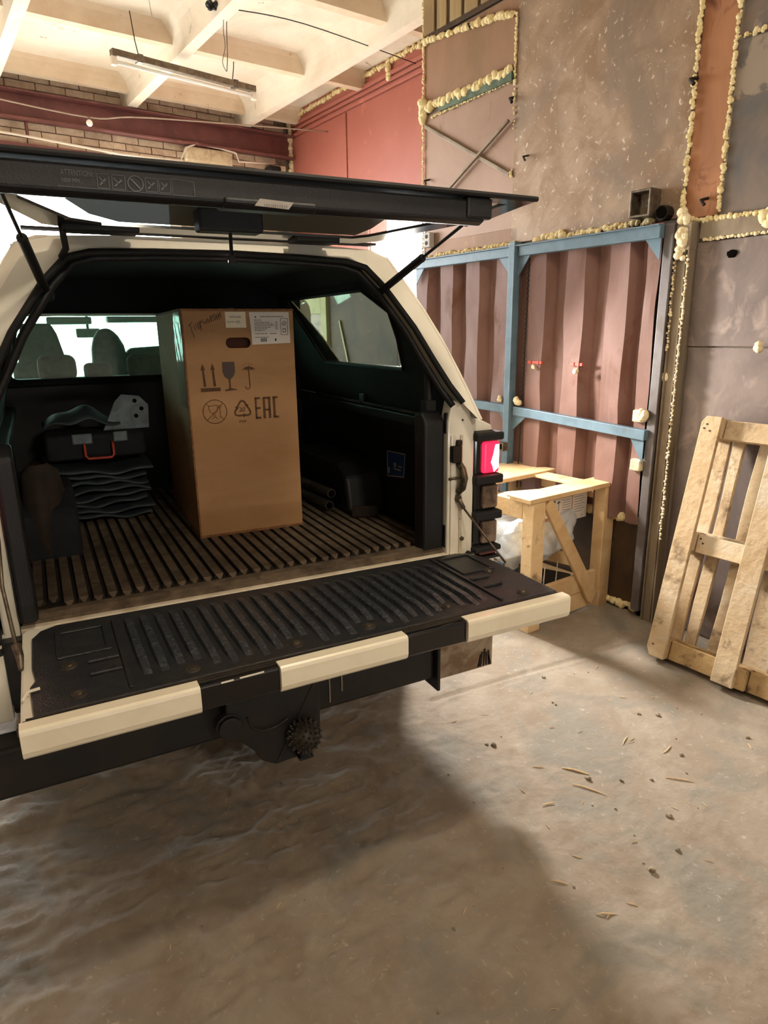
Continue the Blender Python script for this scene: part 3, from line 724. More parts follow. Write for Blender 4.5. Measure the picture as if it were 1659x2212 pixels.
# inner jamb ledge: raised strip
b = MB(); b.box(.655, .675, .038, .047, .80, 1.25); part('jamb_ledge', b, 'white', jr, bevel=.003)
b = MB(); b.box(.652, .69, .02, .045, 1.155, 1.215); b.cyl((.682, .03, 1.215), (.682, .03, 1.235), .012, 10); part('latch_bracket', b, 'dark', jr, bevel=.004)
b = MB(); b.tube([(.69, .045, 1.15), (.692, .02, 1.13), (.694, .01, 1.10), (.692, .02, 1.06), (.69, .04, 1.045)], .013, 8); b.bar((.635, .02, 1.10), (.69, .02, 1.102), .008, .008); part('striker', b, 'brass', jr, smooth=True)
for (x, z, r) in ((.685, 1.02, .014), (.704, .865, .008)):
    b = MB(); b.cyl((x, .045, z), (x, .032, z), r, 12); part('bolt', b, 'brass', jr)
b = MB(); b.cyl((.735, .04, .80), (.735, .02, .80), .012, 10); part('grommet', b, 'rubber', jr)
# cables of the tailgate
b = MB(); b.tube([(.685, .03, 1.02), (.70, .02, .985)], .008, 8); b.tube([(.70, .02, .985), (.742, -.18, .83)], .004, 6); part('tailgate_cable', b, 'steel', T, smooth=True)
b = MB(); b.tube([(-.762, .04, 1.10), (-.768, -.02, .98), (-.752, -.13, .86)], .005, 6); b.tube([(-.752, -.13, .86), (-.747, -.15, .835), (-.745, -.20, .822)], [.012, .010, .006], 8); part('tailgate_cable', b, 'steel', T, smooth=True)

# bed liner
b = MB()
b.box(-.74, .68, .12, 1.66, .80, .828)
x0, x1, n = -.70, .62, 33
for i in range(n):
    xc = x0 + (x1 - x0) * i / (n - 1); hw = .0135
    y0 = .158 - .022 * i / n + (.014 if i % 2 else 0) + (.04 if (i < 2) else 0)
    vs = []
    for (yy, zt, k) in ((y0, .829, .3), (y0 + .012, .842, 1), (1.60, .842, 1), (1.61, .829, .5)):
        vs += [(xc - (hw + .004) * k, yy, .828), (xc - hw * k, yy, zt), (xc + hw * k, yy, zt), (xc + (hw + .004) * k, yy, .828)]
    fs = []; ms = []
    for j in range(3):
        for q_ in range(3): fs.append((j * 4 + q_, j * 4 + q_ + 1, j * 4 + q_ + 5, j * 4 + q_ + 4)); ms.append(1 if q_ == 1 else 0)
    fs += [(0, 1, 2, 3), (12, 15, 14, 13)]; ms += [1, 0]
    o_ = len(b.v); b.v += vs; b.f += [tuple(a + o_ for a in f_) for f_ in fs]; b.m += ms
b.prism([(-.735, .122), (.645, .080), (.645, .135), (-.735, .160)], 'z', .824, .832, 1)
b.prism([(-.745, .106), (.645, .064), (.645, .080), (-.745, .122)], 'z', .81, .822, 1)
b.prism([(-.745, .118), (.645, .077), (.645, .084), (-.745, .126)], 'z', .815, .836, 1)
bl = part('bed_floor_liner', b, ['liner', 'linerdust'], T, fix=True)
# side liner walls, wheel arches, head wall
b = MB()
b.box(.70, .73, .10, 1.68, .82, 1.30); b.box(-.79, -.755, .10, 1.68, .82, 1.30); b.box(-.76, .72, 1.64, 1.68, .82, 1.38)
part('bed_wall_liner', b, 'black', T, bevel=.004)
for sg, xo in ((1, .70), (-1, -.76)):
    xi = sg * .515 - (.03 if sg < 0 else 0)
    b = MB(); b.prism([(.62, .828), (.66, 1.0), (.74, 1.05), (1.28, 1.05), (1.40, .98), (1.45, .828)], 'x', min(xi, xo), max(xi, xo))
    part('wheel_arch', b, 'blackfelt' if sg < 0 else 'black', T, bevel=.02, seg=3)
for z in (.90, .96, 1.02, 1.08, 1.14, 1.20):
    b = MB(); b.box(.694, .70, .20, 1.6, z - .008, z + .008); part('liner_rib', b, 'black', T)
# liner end posts
for x_, w_ in ((.602, .086), (-.725, .05)):
    b = MB(); b.prism([(.065, .83), (.14, .83), (.14, 1.33), (.10, 1.335), (.065, 1.30)], 'x', x_ - w_ / 2, x_ + w_ / 2)
    pl_ = part('liner_end_post', b, 'black', T, bevel=.012, seg=3)
for (a, c_) in ((1.255, 1.33), (.83, .92)):
    b = MB(); b.box(.642, .672, .055, .075, a, c_); part('post_flange', b, 'black', T, bevel=.006)
# rail of the bed side with grey slot strips
for (y0, y1) in ((.82, 1.36), (.30, .80)):
    b = MB(); b.box(.672, .702, y0, y1, 1.296, 1.306); part('rail_strip', b, 'pipe', T)
for (a, c_) in ((.66, .72), (-.78, -.72)):
    b = MB(); b.box(a, c_, .10, 1.68, 1.25, 1.292); part('bed_rail', b, 'black', T, bevel=.006)
b = MB(); b.box(.675, .70, .79, .84, 1.24, 1.34); part('rail_clamp', b, 'black', T, bevel=.004)
b = MB(); b.tube([(.62, .14, 1.36), (.62, .14, 1.46)], .016, 10); b.box(.60, .64, .12, .16, 1.32, 1.37); part('canopy_clamp', b, 'rubber', T)
b = MB(); b.add([(.6985, .600, 1.112), (.6985, .440, 1.120), (.6985, .452, 1.018), (.6985, .602, .998), (.692, .600, 1.112), (.692, .440, 1.120), (.692, .452, 1.018), (.692, .602, .998)], [(0, 1, 2, 3), (7, 6, 5, 4), (0, 4, 5, 1), (1, 5, 6, 2), (2, 6, 7, 3), (3, 7, 4, 0)])
st = part('blue_sticker', b, 'bluesticker', T, label='blue sticker with a white edge')
b = MB(); c_ = [(.6915, .598, 1.110), (.6915, .442, 1.118), (.6915, .454, 1.020), (.6915, .600, 1.0)]
for p_, q_ in zip(c_, c_[1:] + c_[:1]): b.bar(p_, q_, .004, .001, (1, 0, 0))
b.bar((.6913, .585, 1.04), (.6913, .585, 1.015), .012, .001, (1, 0, 0)); b.bar((.6913, .54, 1.06), (.6913, .52, 1.06), .018, .001, (1, 0, 0)); b.bar((.6913, .50, 1.058), (.6913, .47, 1.058), .006, .001, (1, 0, 0)); b.bar((.6913, .54, 1.042), (.6913, .48, 1.044), .006, .001, (1, 0, 0))
part('sticker_print', b, 'labelgrey', st)
# sill
b = MB(); b.prism([(-.75, .082), (.67, .042), (.67, .072), (-.75, .116)], 'z', .79, .812); part('sill', b, 'whitedirty', T, bevel=.004)

# tailgate
zt = .812
b = MB()
b.prism([(-.747, .05), (-.735, .076), (.69, .036), (.73, .00), (.747, -.06), (.748, -.478), (-.747, -.478)], 'z', .752, zt)
tg = part('tailgate', b, 'white', T, bevel=.006)
b = MB(); b.prism([(-.747 + .002, -.44), (.746, -.44), (.746, -.484), (-.745, -.484)], 'z', .750, .8155); part('tailgate_spoiler', b, 'gloss', tg, bevel=.006, seg=3)
b = MB()
for yy in (-.445, -.455, -.465): b.box(-.735, .735, yy - .003, yy + .003, .815, .8185)
part('edge_groove', b, 'liner', tg)
for (a, c_) in ((-.748, -.375), (-.181, .178), (.372, .750)):
    b = MB(); sec = [(-.456, .8165), (-.456, .820), (-.488, .820), (-.494, .816), (-.4955, .808), (-.4955, .768), (-.492, .756), (-.484, .748), (-.478, .748), (-.478, .760)]
    b.prism(sec, 'x', a, c_); part('white_cap', b, 'whitecap', tg, bevel=.0015, seg=2, label='white cap strip')
b = MB(); b.bar((-.28, -.4845, .8135), (-.22, -.4845, .8145), .003, .003); b.bar((-.325, -.4845, .8125), (-.295, -.4845, .8130), .003, .003); part('paint_chip', b, 'white', tg)
# liner
b = MB()
outl = [(-.722, -.015), (-.70, .03), (-.66, .052), (.66, .018), (.70, .0), (.735, -.07), (.742, -.20), (.735, -.22), (.742, -.26), (.742, -.441), (-.72, -.441), (-.727, -.30), (-.715, -.27), (-.722, -.20)]
b.prism(outl, 'z', zt - .002, .8195)
tl = part('tailgate_liner', b, 'tgliner', tg, bevel=.003)
n = 25; x0, x1 = -.475, .50
bolts = [(-.373, -.398), (-.102, -.395), (.111, -.39), (.374, -.385)]
for i in range(n):
    xc = x0 + (x1 - x0) * i / (n - 1)
    ye = -.395 - .018 * (i % 2)
    for bx_, by_ in bolts:
        if abs(xc - bx_) < .035: ye = -.352
    if i < 2: ye = -.37
    hw = .0095; pts = []
    ns = 6
    vs = []
    for k in range(ns + 1):
        t = k / ns; ys_ = .004 - .03 * i / n; yy = ys_ + (ye - ys_) * t; xo = .006 * max(0, t - .6)
        kk = .8 if k in (0, ns) else 1; zz_ = .8195 if k in (0, ns) else .832
        vs += [(xc + xo - (hw + .004) * kk, yy, .819), (xc + xo - hw * kk, yy, zz_), (xc + xo + hw * kk, yy, zz_), (xc + xo + (hw + .004) * kk, yy, .819)]
    fs = []
    for j in range(ns):
        for q_ in range(3): fs.append((j * 4 + q_, j * 4 + q_ + 1, j * 4 + q_ + 5, j * 4 + q_ + 4))
    fs += [(0, 1, 2, 3), (ns * 4, ns * 4 + 3, ns * 4 + 2, ns * 4 + 1)]
    b = MB().add(vs, fs); part('liner_rib', b, 'tgrib', tg, bevel=.0015, seg=1)
for bx_, by_ in bolts + [(-.627, -.392), (.64, -.40), (-.64, -.235), (.655, -.20)]:
    b = MB(); b.tube([(bx_, by_, .819), (bx_, by_, .8235)], [.020, .017], 16); part('bolt_recess', b, 'liner', tg)
    b = MB(); b.tube([(bx_, by_, .823), (bx_, by_, .827)], [.011, .009], 8); part('bolt', b, 'brass', tg, bevel=.001)
for sx, ox in ((-1, 0), (1, .03)):
    b = MB(); b.ring([(sx * .60 + ox - .066, -.01), (sx * .60 + ox + .066, -.01), (sx * .60 + ox + .066, -.185), (sx * .60 + ox - .066, -.185)],
                     [(sx * .60 + ox - .050, -.026), (sx * .60 + ox + .052, -.026), (sx * .60 + ox + .052, -.172), (sx * .60 + ox - .050, -.172)], 'z', .819, .825)
    part('recess_frame', b, 'tgliner', tg, bevel=.003)
    for yy in (-.245, -.315):
        b = MB(); 
        arc = [(sx * .56 + ox + .038 * math.cos(a_), yy + .022 * math.sin(a_)) for a_ in np.linspace(0, PI, 9)]
        b.prism(arc, 'z', .819, .828); part('half_moon_boss', b, 'tgliner', tg, bevel=.003)
    b = MB(); b.box(sx * .515 + ox - .005, sx * .515 + ox + .005, -.42, .0, .819, .826); part('liner_step', b, 'tgliner', tg, bevel=.002)
# side hardware of the tailgate, left
b = MB(); b.box(-.756, -.744, -.44, -.40, .775, .80); b.box(-.753, -.745, -.40, -.36, .78, .79); part('latch_lug', b, 'brass', tg, bevel=.003)
b = MB(); b.tube([(-.742, -.36, .818), (-.73, -.335, .826), (-.705, -.33, .826)], .004, 6); part('cable_end', b, 'white', tg)

# tail lamps
def lamp(cx, on):
    r = MB(); x0, x1 = cx - .056, cx + .056
    r.box(x0, x1, .045, .16, .775, 1.245)
    h = part('tail_lamp', r, 'gloss', T, bevel=.014, seg=3)
    for z0, z1, pr in ((1.222, 1.252, .012), (1.062, 1.096, .016), (.925, .958, .016), (.80, .822, .016), (.768, .780, .01)):
        b = MB(); b.box(x0 - .003, x1 + .006, .045 - pr - .014, .15, z0, z1); part('lamp_strap', b, 'rubber', h, bevel=.007, seg=2)
    def lens(z0, z1, m, xa, nm):
        b = MB(); b.box(xa, x1 - .004, .030, .10, z0, z1); return part(nm, b, m, h, bevel=.010, seg=3)
    xa = cx - .020
    if on:
        lens(1.100, 1.216, 'lens_red', xa, 'lit_lens')
        b = MB(); b.prism([(cx + .026, 1.105), (cx + .046, 1.12), (cx + .046, 1.205), (cx + .030, 1.205), (cx + .022, 1.17), (cx + .012, 1.14), (cx + .020, 1.125)], 'y', .0285, .0305); part('lamp_glow', b, 'lens_hot', h)
    else: lens(1.100, 1.216, 'lens_off_red', xa, 'upper_lens')
    for z0, z1 in ((.965, 1.055), (.828, .918)):
        lens(z0, z1, 'lens_clear', xa, 'clear_lens')
        b = MB(); b.sph((cx + .02, .060, (z0 + z1) / 2), (.02, .012, .03), 10, 7); part('reflector', b, 'chrome', h, smooth=True)
    lens(.782, .803, 'lens_off_red', xa - .01, 'red_reflector')
lamp(.811, True); lamp(-.858, True)

# bumper bar and hitch
b = MB(); b.box(-.95, .535, -.05, .05, .375, .53); part('bumper_bar', b, 'tow', T, bevel=.012, seg=2)
b = MB(); b.box(.535, .548, -.075, .055, .335, .54); b.box(.52, .545, -.06, .04, .50, .60); part('bar_flange', b, 'tow', T, bevel=.003)
b = MB(); b.box(.548, .80, -.045, .05, .362, .50); part('bar_end_plate', b, 'chrome', T, bevel=.003, label='dull grey metal end of the bumper bar')
for i, (x, l) in enumerate(((.735, .05), (.745, .06), (.76, .07), (.772, .055), (.785, .06), (.79, .04))):
    b = MB(); b.bar((x, -.046, .368), (x + .012 - .004 * i, -.046, .368 + l), .006, .002, (0, 1, 0)); part('reflection_mark', b, 'dark', T)  # dark strokes painted as a grass-like reflection in the polished end
b = MB(); b.prism([(-.24, .40), (-.20, .385), (-.165, .345), (-.14, .30), (-.10, .275), (-.03, .275), (.045, .290), (.060, .33), (.062, .55), (-.24, .55)], 'y', -.115, -.10)
b.prism([(-.10, .275), (.045, .290), (.062, .55), (.05, .55)], 'y', -.12, .02)
hp = part('hitch_plate', b, 'tow', T, bevel=.004)
b = MB(); b.tube([(-.235, -.12, .455), (-.235, -.10, .455)], .042, 20); b.tube([(-.235, -.135, .455), (-.235, -.12, .455)], .036, 20); part('trailer_socket', b, 'tow', hp, bevel=.003)
b = MB(); c0 = V(-.012, -.155, .375); b.sph(c0, .048, 18, 12)
bc = part('tow_ball_cover', b, 'spike', hp, smooth=True, label='knobbly black ball cover')
b = MB()
for i in range(110):
    z_ = 1 - 2 * (i + .5) / 110; r_ = math.sqrt(1 - z_ * z_); a_ = i * 2.39996
    d = V(r_ * math.cos(a_), r_ * math.sin(a_), z_); b.tube([c0 + d * .044, c0 + d * .055, c0 + d * .058], [.0042, .0036, .0012], 6)
part('nub', b, 'spike', hp, kind='stuff')
b = MB(); b.cyl(c0 - V(0, 0, .03), c0 - V(0, 0, .075), .018, 12); b.box(-.035, .015, -.165, -.11, .292, .302); part('tow_ball_mount', b, 'tow', hp, bevel=.004)
b = MB(); b.tube([(-.18, -.118, .47), (-.165, -.125, .43), (-.135, -.13, .415), (-.09, -.13, .418), (-.05, -.12, .43)], .004, 6); part('cover_strap', b, 'tow', hp)
b = MB()
for x in (.12, .165): b.tube([(x, -.052, .53), (x + .002, -.053, .46), (x + .001, -.053, .40 + (.03 if x > .14 else 0))], .0025, 5)
part('dangling_twine', b, 'string', T)
b = MB(); b.box(-.85, .78, .06, 1.5, .60, .79); b.box(-.45, -.35, .05, 5.0, .45, .62); b.box(.25, .35, .05, 5.0, .45, .62); part('chassis', b, 'tow', T)

# wheels
def wheel(x, y):
    b = MB(); R_ = .37
    sec = [(-.11, .20), (-.12, .30), (-.105, .35), (-.07, .37), (.07, .37), (.105, .35), (.12, .30), (.11, .20)]
    n = 36; vs = []; fs = []
    for i in range(n):
        a_ = 2 * PI * i / n
        for (dx, r_) in sec: vs.append((x + dx, y + r_ * math.cos(a_), R_ + r_ * math.sin(a_)))
    k = len(sec)
    for i in range(n):
        for j in range(k): fs.append((i * k + j, i * k + (j + 1) % k, ((i + 1) % n) * k + (j + 1) % k, ((i + 1) % n) * k + j))
    b.add(vs, fs)
    wh = part('wheel', b, 'tyre', T)
    b = MB()
    for i in range(36):
        a_ = 2 * PI * (i + .5) / 36
        for dx in (-.06, .0, .06):
            c_ = V(x + dx, y + .372 * math.cos(a_ + dx), R_ + .372 * math.sin(a_ + dx)); d = V(0, math.cos(a_), math.sin(a_))
            b.bar(c_ - d * .006, c_ + d * .004, .045, .03, (0, -d.z, d.y))
    part('tread', b, 'tyre', wh, kind='stuff')
    b = MB(); b.tube([(x - .06, y, R_), (x + .06, y, R_)], .205, 24); part('rim', b, 'pipe', wh)
for x in (-.80, .76):
    for y in (1.25, 4.35): wheel(x, y)
b = MB(); b.box(-.93, -.70, .78, .80, .22, .60); b.box(.66, .88, .78, .80, .22, .60); part('mud_flap', b, 'rubber', T)

# canopy shell
outer = [(.0, 1.897), (.312, 1.893), (.48, 1.885), (.535, 1.862), (.579, 1.782), (.638, 1.664), (.686, 1.541), (.722, 1.40), (.745, 1.30)]
inner = [(.0, 1.852), (.20, 1.848), (.38, 1.840), (.445, 1.822), (.50, 1.755), (.575, 1.62), (.618, 1.51), (.655, 1.425), (.690, 1.365)]
outer_l = [(-x - .115 * min(1, (2.2 - z) / .8) * (0 if x == 0 else 1), z) for x, z in outer]
inner_l = [(-x - .115 * min(1, (2.2 - z) / .8) * (0 if x == 0 else 1), z) for x, z in inner]
def face_strip(o_, i_, dy=0.0):
    b = MB(); n = len(o_)
    vs = [(x, cyp(z) + dy, z) for x, z in o_] + [(x, cyp(z) + dy, z) for x, z in i_] + [(x, cyp(z) + dy + .05, z) for x, z in i_]
    fs = [(k, k + 1, n + k + 1, n + k) for k in range(n - 1)] + [(n + k, n + k + 1, 2 * n + k + 1, 2 * n + k) for k in range(n - 1)]
    b.add(vs, fs); return b
full_o = outer_l[::-1][:-1] + outer; full_i = inner_l[::-1][:-1] + inner
b = face_strip(full_o, full_i)
cf = part('canopy_rear_frame', b, 'white', T, smooth=False)
# outer shell with bevelled corner
b = MB(); n = len(full_o)
def outw(x, z, k, dz): return (x + k * (1 if x > -.05 else -1) if abs(x) > .4 else x, z + dz)
vs = []
def prof_out(z, sg):
    P_ = [(z_, x) for x, z_ in (outer if sg > 0 else outer_l)][1:]
    P_ = sorted(P_); zs_ = [p[0] for p in P_]; xs_ = [p[1] for p in P_]
    return float(np.interp(z, zs_, xs_))
ystn = [(0, 0, 0), (.055, .040, .006)]
for (dy, k, dz) in ystn:
    for x, z in full_o:
        xx_, z2 = outw(x, z, k, dz if z > 1.8 else 0)
        vs.append((xx_, cyp(z) + dy, z2))
roof_i = [i for i, (x, z) in enumerate(full_o) if z > 1.85]
fs = [(i, i + 1, n + i + 1, n + i) for i in range(n - 1)]
base_ = len(vs)
for i in roof_i:
    x, z = full_o[i]; xx_, z2 = outw(x, z, .05, .008); vs.append((xx_, 1.72, z2))
fs += [(n + roof_i[k], n + roof_i[k + 1], base_ + k + 1, base_ + k) for k in range(len(roof_i) - 1)]
b.add(vs, fs)
part('canopy_shell', b, 'white', T)
def wall_rows(xf):
    b = MB(); rows = [1.30, 1.40, 1.465, 1.58, 1.68, 1.77, 1.862]
    L_ = {1.465: (.40, 1.20), 1.58: (.395, 1.325), 1.68: (.42, 1.44), 1.77: (.62, 1.54)}
    for z0, z1 in zip(rows[:-1], rows[1:]):
        if z0 in L_ and z1 in L_:
            for (a0, a1, c0, c1) in ((cyp(z0) + .05, cyp(z1) + .05, L_[z0][0], L_[z1][0]), (L_[z0][1], L_[z1][1], 1.72, 1.72)):
                b.add([(xf(z0), a0, z0), (xf(z0), c0, z0), (xf(z1), c1, z1), (xf(z1), a1, z1)], [(0, 1, 2, 3)])
        else:
            b.add([(xf(z0), cyp(z0) + .05, z0), (xf(z0), 1.72, z0), (xf(z1), 1.72, z1), (xf(z1), cyp(z1) + .05, z1)], [(0, 1, 2, 3)])
    I_ = [(.40, 1.465), (1.20, 1.465), (1.325, 1.58), (1.44, 1.68), (1.54, 1.77), (.62, 1.77), (.42, 1.68), (.395, 1.58)]
    return b, I_
# side walls of the canopy with window opening (ring) inside and outside
for sg, off in ((1, 0.0), (-1, -.055)):
    xi_ = lambda z: sg * (.705 - (z - 1.30) * .235) + off
    xo_ = lambda z: prof_out(z, sg) + sg * .040
    b, I_ = wall_rows(xi_); p_ = part('canopy_inner_wall', b, 'blackfelt', T, solid=.006)
    b, I_ = wall_rows(xo_); part('canopy_outer_wall', b, 'white', T, solid=.006)
    b = MB(); b.tube([(xi_(z) - sg * .002, y, z) for y, z in I_], .009, 8, closed=True); part('window_seal', b, 'rubber', p_, smooth=True)
    b = MB(); b.add([(xi_(z) + sg * .01, y, z) for y, z in I_], [tuple(range(8))]); part('side_window', b, 'glass_side', p_)
# headliner
b = MB(); hp_ = [(-.62, 1.80), (-.50, 1.86), (.0, 1.872), (.44, 1.86), (.56, 1.80)]
vs = [(x, cyp(z) + .05, z) for x, z in hp_] + [(x, 1.70, z + .0) for x, z in hp_]
b.add(vs, [(i, i + 1, 6 + i, 5 + i) for i in range(4)]); part('canopy_headliner', b, 'blackfelt', T, solid=.004)
# seal round the rear opening
b = MB(); b.tube([(x * 1.0, cyp(z) - .006, z) for x, z in full_i], .011, 8); part('opening_seal', b, 'rubber', T, smooth=True)
b = MB(); b.tube([(x * (.965), cyp(z) + .02, z - .012) for x, z in full_i], .012, 8); part('inner_trim', b, 'black', T, smooth=True)
# front wall with window
def rr(x0, x1, z0, z1, r, n=4):
    out = []
    for (cx_, cz, a0) in ((x1 - r, z1 - r, 0), (x0 + r, z1 - r, 90), (x0 + r, z0 + r, 180), (x1 - r, z0 + r, 270)):
        for k in range(n + 1):
            a_ = math.radians(a0 + 90 * k / n); out.append((cx_ + r * math.cos(a_), cz + r * math.sin(a_)))
    return out
win = rr(-.735, .60, 1.405, 1.715, .05)
win = [(x + (.09 * (z - 1.405) / .31 if x < 0 else -.05 * (z - 1.405) / .31), z) for x, z in win]
outr = rr(-.80, .72, 1.28, 1.90, .05)
b = MB(); b.ring(outr, win, 'y', 1.66, 1.70); fw = part('canopy_front_wall', b, 'blackfelt', T)
b = MB(); b.add([(x, 1.68, z) for x, z in win], [tuple(range(len(win)))]); part('front_window', b, 'glass_tint', fw)
b = MB(); b.tube([(x, 1.655, z) for x, z in win], .008, 6, closed=True); part('window_seal', b, 'rubber', fw)
# interior lamp of the canopy
b = MB(); b.box(-.19, .05, .33, .36, 1.835, 1.842); part('interior_light_strip', b, 'pipe', T)
b = MB(); b.sph((-.03, .262, 1.826), (.007, .005, .006), 8, 6); part('interior_light', b, 'lens_hot', T, smooth=True)

# lid
def lz(y): return 1.90 + .08 * (.27 - y)
L4 = [(-.68, -.352), (.660, -.352), (.656, -.30), (.655, -.16), (.46, .215), (.40, .262), (-.44, .262), (-.55, .215), (-.66, -.02), (-.68, -.16)]
b = MB(); n = len(L4)
IN = [(-.64, -.31), (.60, -.31), (.59, -.28), (.585, -.17), (.40, .16), (.36, .195), (-.40, .195), (-.48, .16), (-.60, -.03), (-.62, -.16)]
vs = [(x, y, lz(y)) for x, y in L4] + [(x, y, lz(y)) for x, y in IN]
b.add(vs, [(i, (i + 1) % n, n + (i + 1) % n, n + i) for i in range(n)])
lid = part('canopy_lid', b, 'gloss', T, solid=.008, label='raised smoked-glass lid')
b = MB(); b.add([(x, y, lz(y) + .001) for x, y in IN], [tuple(range(n))]); part('lid_glass', b, 'glass_lid', lid)
sh = [(-.42, -.28), (.20, -.28), (.29, -.20), (.345, -.08), (.36, .05), (.35, .15), (-.36, .15), (-.44, .08), (-.50, -.05), (-.50, -.18)]
b = MB(); b.add([(x, y, lz(y) - .003) for x, y in sh], [tuple(range(len(sh)))]); part('lid_film', b, 'shade', lid)
b = MB(); b.tube([(-.67, -.356, lz(-.35) + .003), (.665, -.356, lz(-.35) + .003)], .007, 8); part('lid_edge_strip', b, 'rubber', lid)
# inner garnish bar
b = MB()
sec = [(-.345, 1.940), (-.345, 1.888), (-.325, 1.880), (-.285, 1.885), (-.275, 1.938)]
b.prism(sec, 'x', -.66, .50); b.box(.44, .52, -.352, -.27, 1.893, 1.945); b.prism([(-.353, 1.888), (-.335, 1.878), (-.27, 1.882), (-.27, 1.90), (-.35, 1.90)], 'x', -.20, .02)
gb = part('lid_garnish', b, 'black', lid, bevel=.008, seg=2)
b = MB(); b.add([(-.120, -.3545, 1.900), (-.040, -.3545, 1.897), (-.052, -.352, 1.882), (-.132, -.352, 1.885), (-.120, -.3525, 1.900), (-.040, -.3525, 1.897), (-.052, -.350, 1.882), (-.132, -.350, 1.885)], [(0, 1, 2, 3), (7, 6, 5, 4), (0, 4, 5, 1), (1, 5, 6, 2), (2, 6, 7, 3), (3, 7, 4, 0)])
part('white_label', b, 'labelgrey', T, label='small white label with faint print')
b = MB()
for k in range(11): b.bar((-.11 + k * .0052, -.3556, 1.890), (-.11 + k * .0052, -.3556, 1.884), .0022 if k % 3 else .0012, .0006, (0, 1, 0))
part('label_print', b, 'ink', T)
# warning print on the garnish
text('warning_print', 'ATTENTION!', .015, 'faded', T, (-.522, -.3462, 1.917), FRONT, .68, 1)
text('warning_print', '1000 MM...', .011, 'faded', T, (-.522, -.3462, 1.904), FRONT, .8, 1)
b = MB(); b.tube([(-.382 + .015 * math.cos(a_), -.3465, 1.911 + .0145 * math.sin(a_)) for a_ in np.linspace(0, 2 * PI, 25)[:-1]], .0016, 5, closed=True); b.bar((-.391, -.3465, 1.920), (-.373, -.3465, 1.902), .003, .001, (0, 1, 0)); part('forbidden_mark', b, 'faded', T)
b = MB()
for (a, c_) in ((-.455, -.433), (-.427, -.402), (-.362, -.338), (-.335, -.312)):
    for p_, q_ in (((a, 1.924), (c_, 1.924)), ((a, 1.898), (c_, 1.898)), ((a, 1.924), (a, 1.898)), ((c_, 1.924), (c_, 1.898))): b.bar((p_[0], -.3465, p_[1]), (q_[0], -.3465, q_[1]), .0012, .0008, (0, 1, 0))
    b.bar((a + .004, -.3465, 1.903), (c_ - .006, -.3465, 1.916), .003, .0008, (0, 1, 0)); b.bar((a + .004, -.3465, 1.918), (a + .012, -.3465, 1.908), .002, .0008, (0, 1, 0))
for p_, q_ in (((-.308, 1.926), (-.262, 1.923)), ((-.262, 1.923), (-.262, 1.896)), ((-.308, 1.926), (-.308, 1.898)), ((-.53, 1.896), (-.262, 1.895))): b.bar((p_[0], -.3465, p_[1]), (q_[0], -.3465, q_[1]), .0011, .0008, (0, 1, 0))
part('warning_pictogram', b, 'faded', T)
# latch case with pull cord
b = MB(); b.box(-.192, -.020, -.065, .0, 1.868, 1.926); lc = part('latch_case', b, 'black', lid, bevel=.007, seg=2)
b = MB(); b.tube([(-.105, -.035, 1.868), (-.106, -.036, 1.80)], .005, 6); b.box(-.114, -.098, -.045, -.03, 1.79, 1.812); part('pull_rod', b, 'rubber', lc)
# hinges
for (x, w2) in ((-.40, .10), (.245, .075)):
    b = MB(); b.box(x - w2, x + w2, .20, .285, 1.888, 1.908); b.box(x - w2 * .8, x + w2 * .8, .24, .32, 1.893, 1.901); part('lid_hinge', b, 'rubber', T, bevel=.005)
b = MB(); b.box(-.60, .50, .30, .34, 1.899, 1.906); part('lid_gutter', b, 'rubber', T)
b = MB(); b.tube([(-.50, .22, 1.90), (-.498, .235, 1.872), (-.495, .25, 1.845), (-.51, .26, 1.82)], .009, 8); part('hinge_hose', b, 'rubber', T, smooth=True)
# gas struts
def strut(p, q):
    p = V(*p); q = V(*q); m_ = p + (q - p) * .56
    b = MB(); b.tube([p, m_], .0125, 12); o = part('gas_strut', b, 'rubber', T, smooth=False)
    b = MB(); b.tube([m_, q], .0048, 8); part('strut_rod', b, 'cable', o)
    b = MB(); b.sph(p, .017, 10, 8); b.sph(q, .012, 10, 8); b.sph(m_, .0135, 10, 6); part('strut_joint', b, 'rubber', o, smooth=True)
strut((.497, .29, 1.735), (.505, -.25, 1.900)); strut((-.555, .29, 1.72), (-.640, -.25, 1.925))

# cab (seen through the window)
b = MB()
b.ring(rr(-.92, .83, .60, 1.80, .08), rr(-.78, .66, 1.36, 1.70, .06), 'y', 1.79, 1.85)
cabb = part('cab_rear_wall', b, 'white', T)
b = MB(); b.add([(x, 1.80, z) for x, z in rr(-.78, .66, 1.36, 1.70, .06)], [tuple(range(20))]); part('cab_rear_window', b, 'glass_tint', cabb)
b = MB(); b.ring([(-.92, 1.85), (.83, 1.85), (.78, 3.45), (-.95, 3.45)], [(-.919, 1.851), (.829, 1.851), (.779, 3.449), (-.949, 3.449)], 'z', .45, 1.22)
b.prism([(-.80, 1.85), (.70, 1.85), (.62, 3.20), (-.82, 3.20)], 'z', 1.775, 1.81)
part('cab_body', b, 'white', T)
b = MB(); b.prism([(-.80, 1.86), (.70, 1.86), (.62, 3.30), (-.82, 3.30)], 'z', 1.745, 1.765); b.box(-.50, -.22, 3.22, 3.34, 1.68, 1.73); b.box(-.12, .4, 3.20, 3.34, 1.69, 1.735); part('cab_headliner', b, 'headliner', T, bevel=.01)
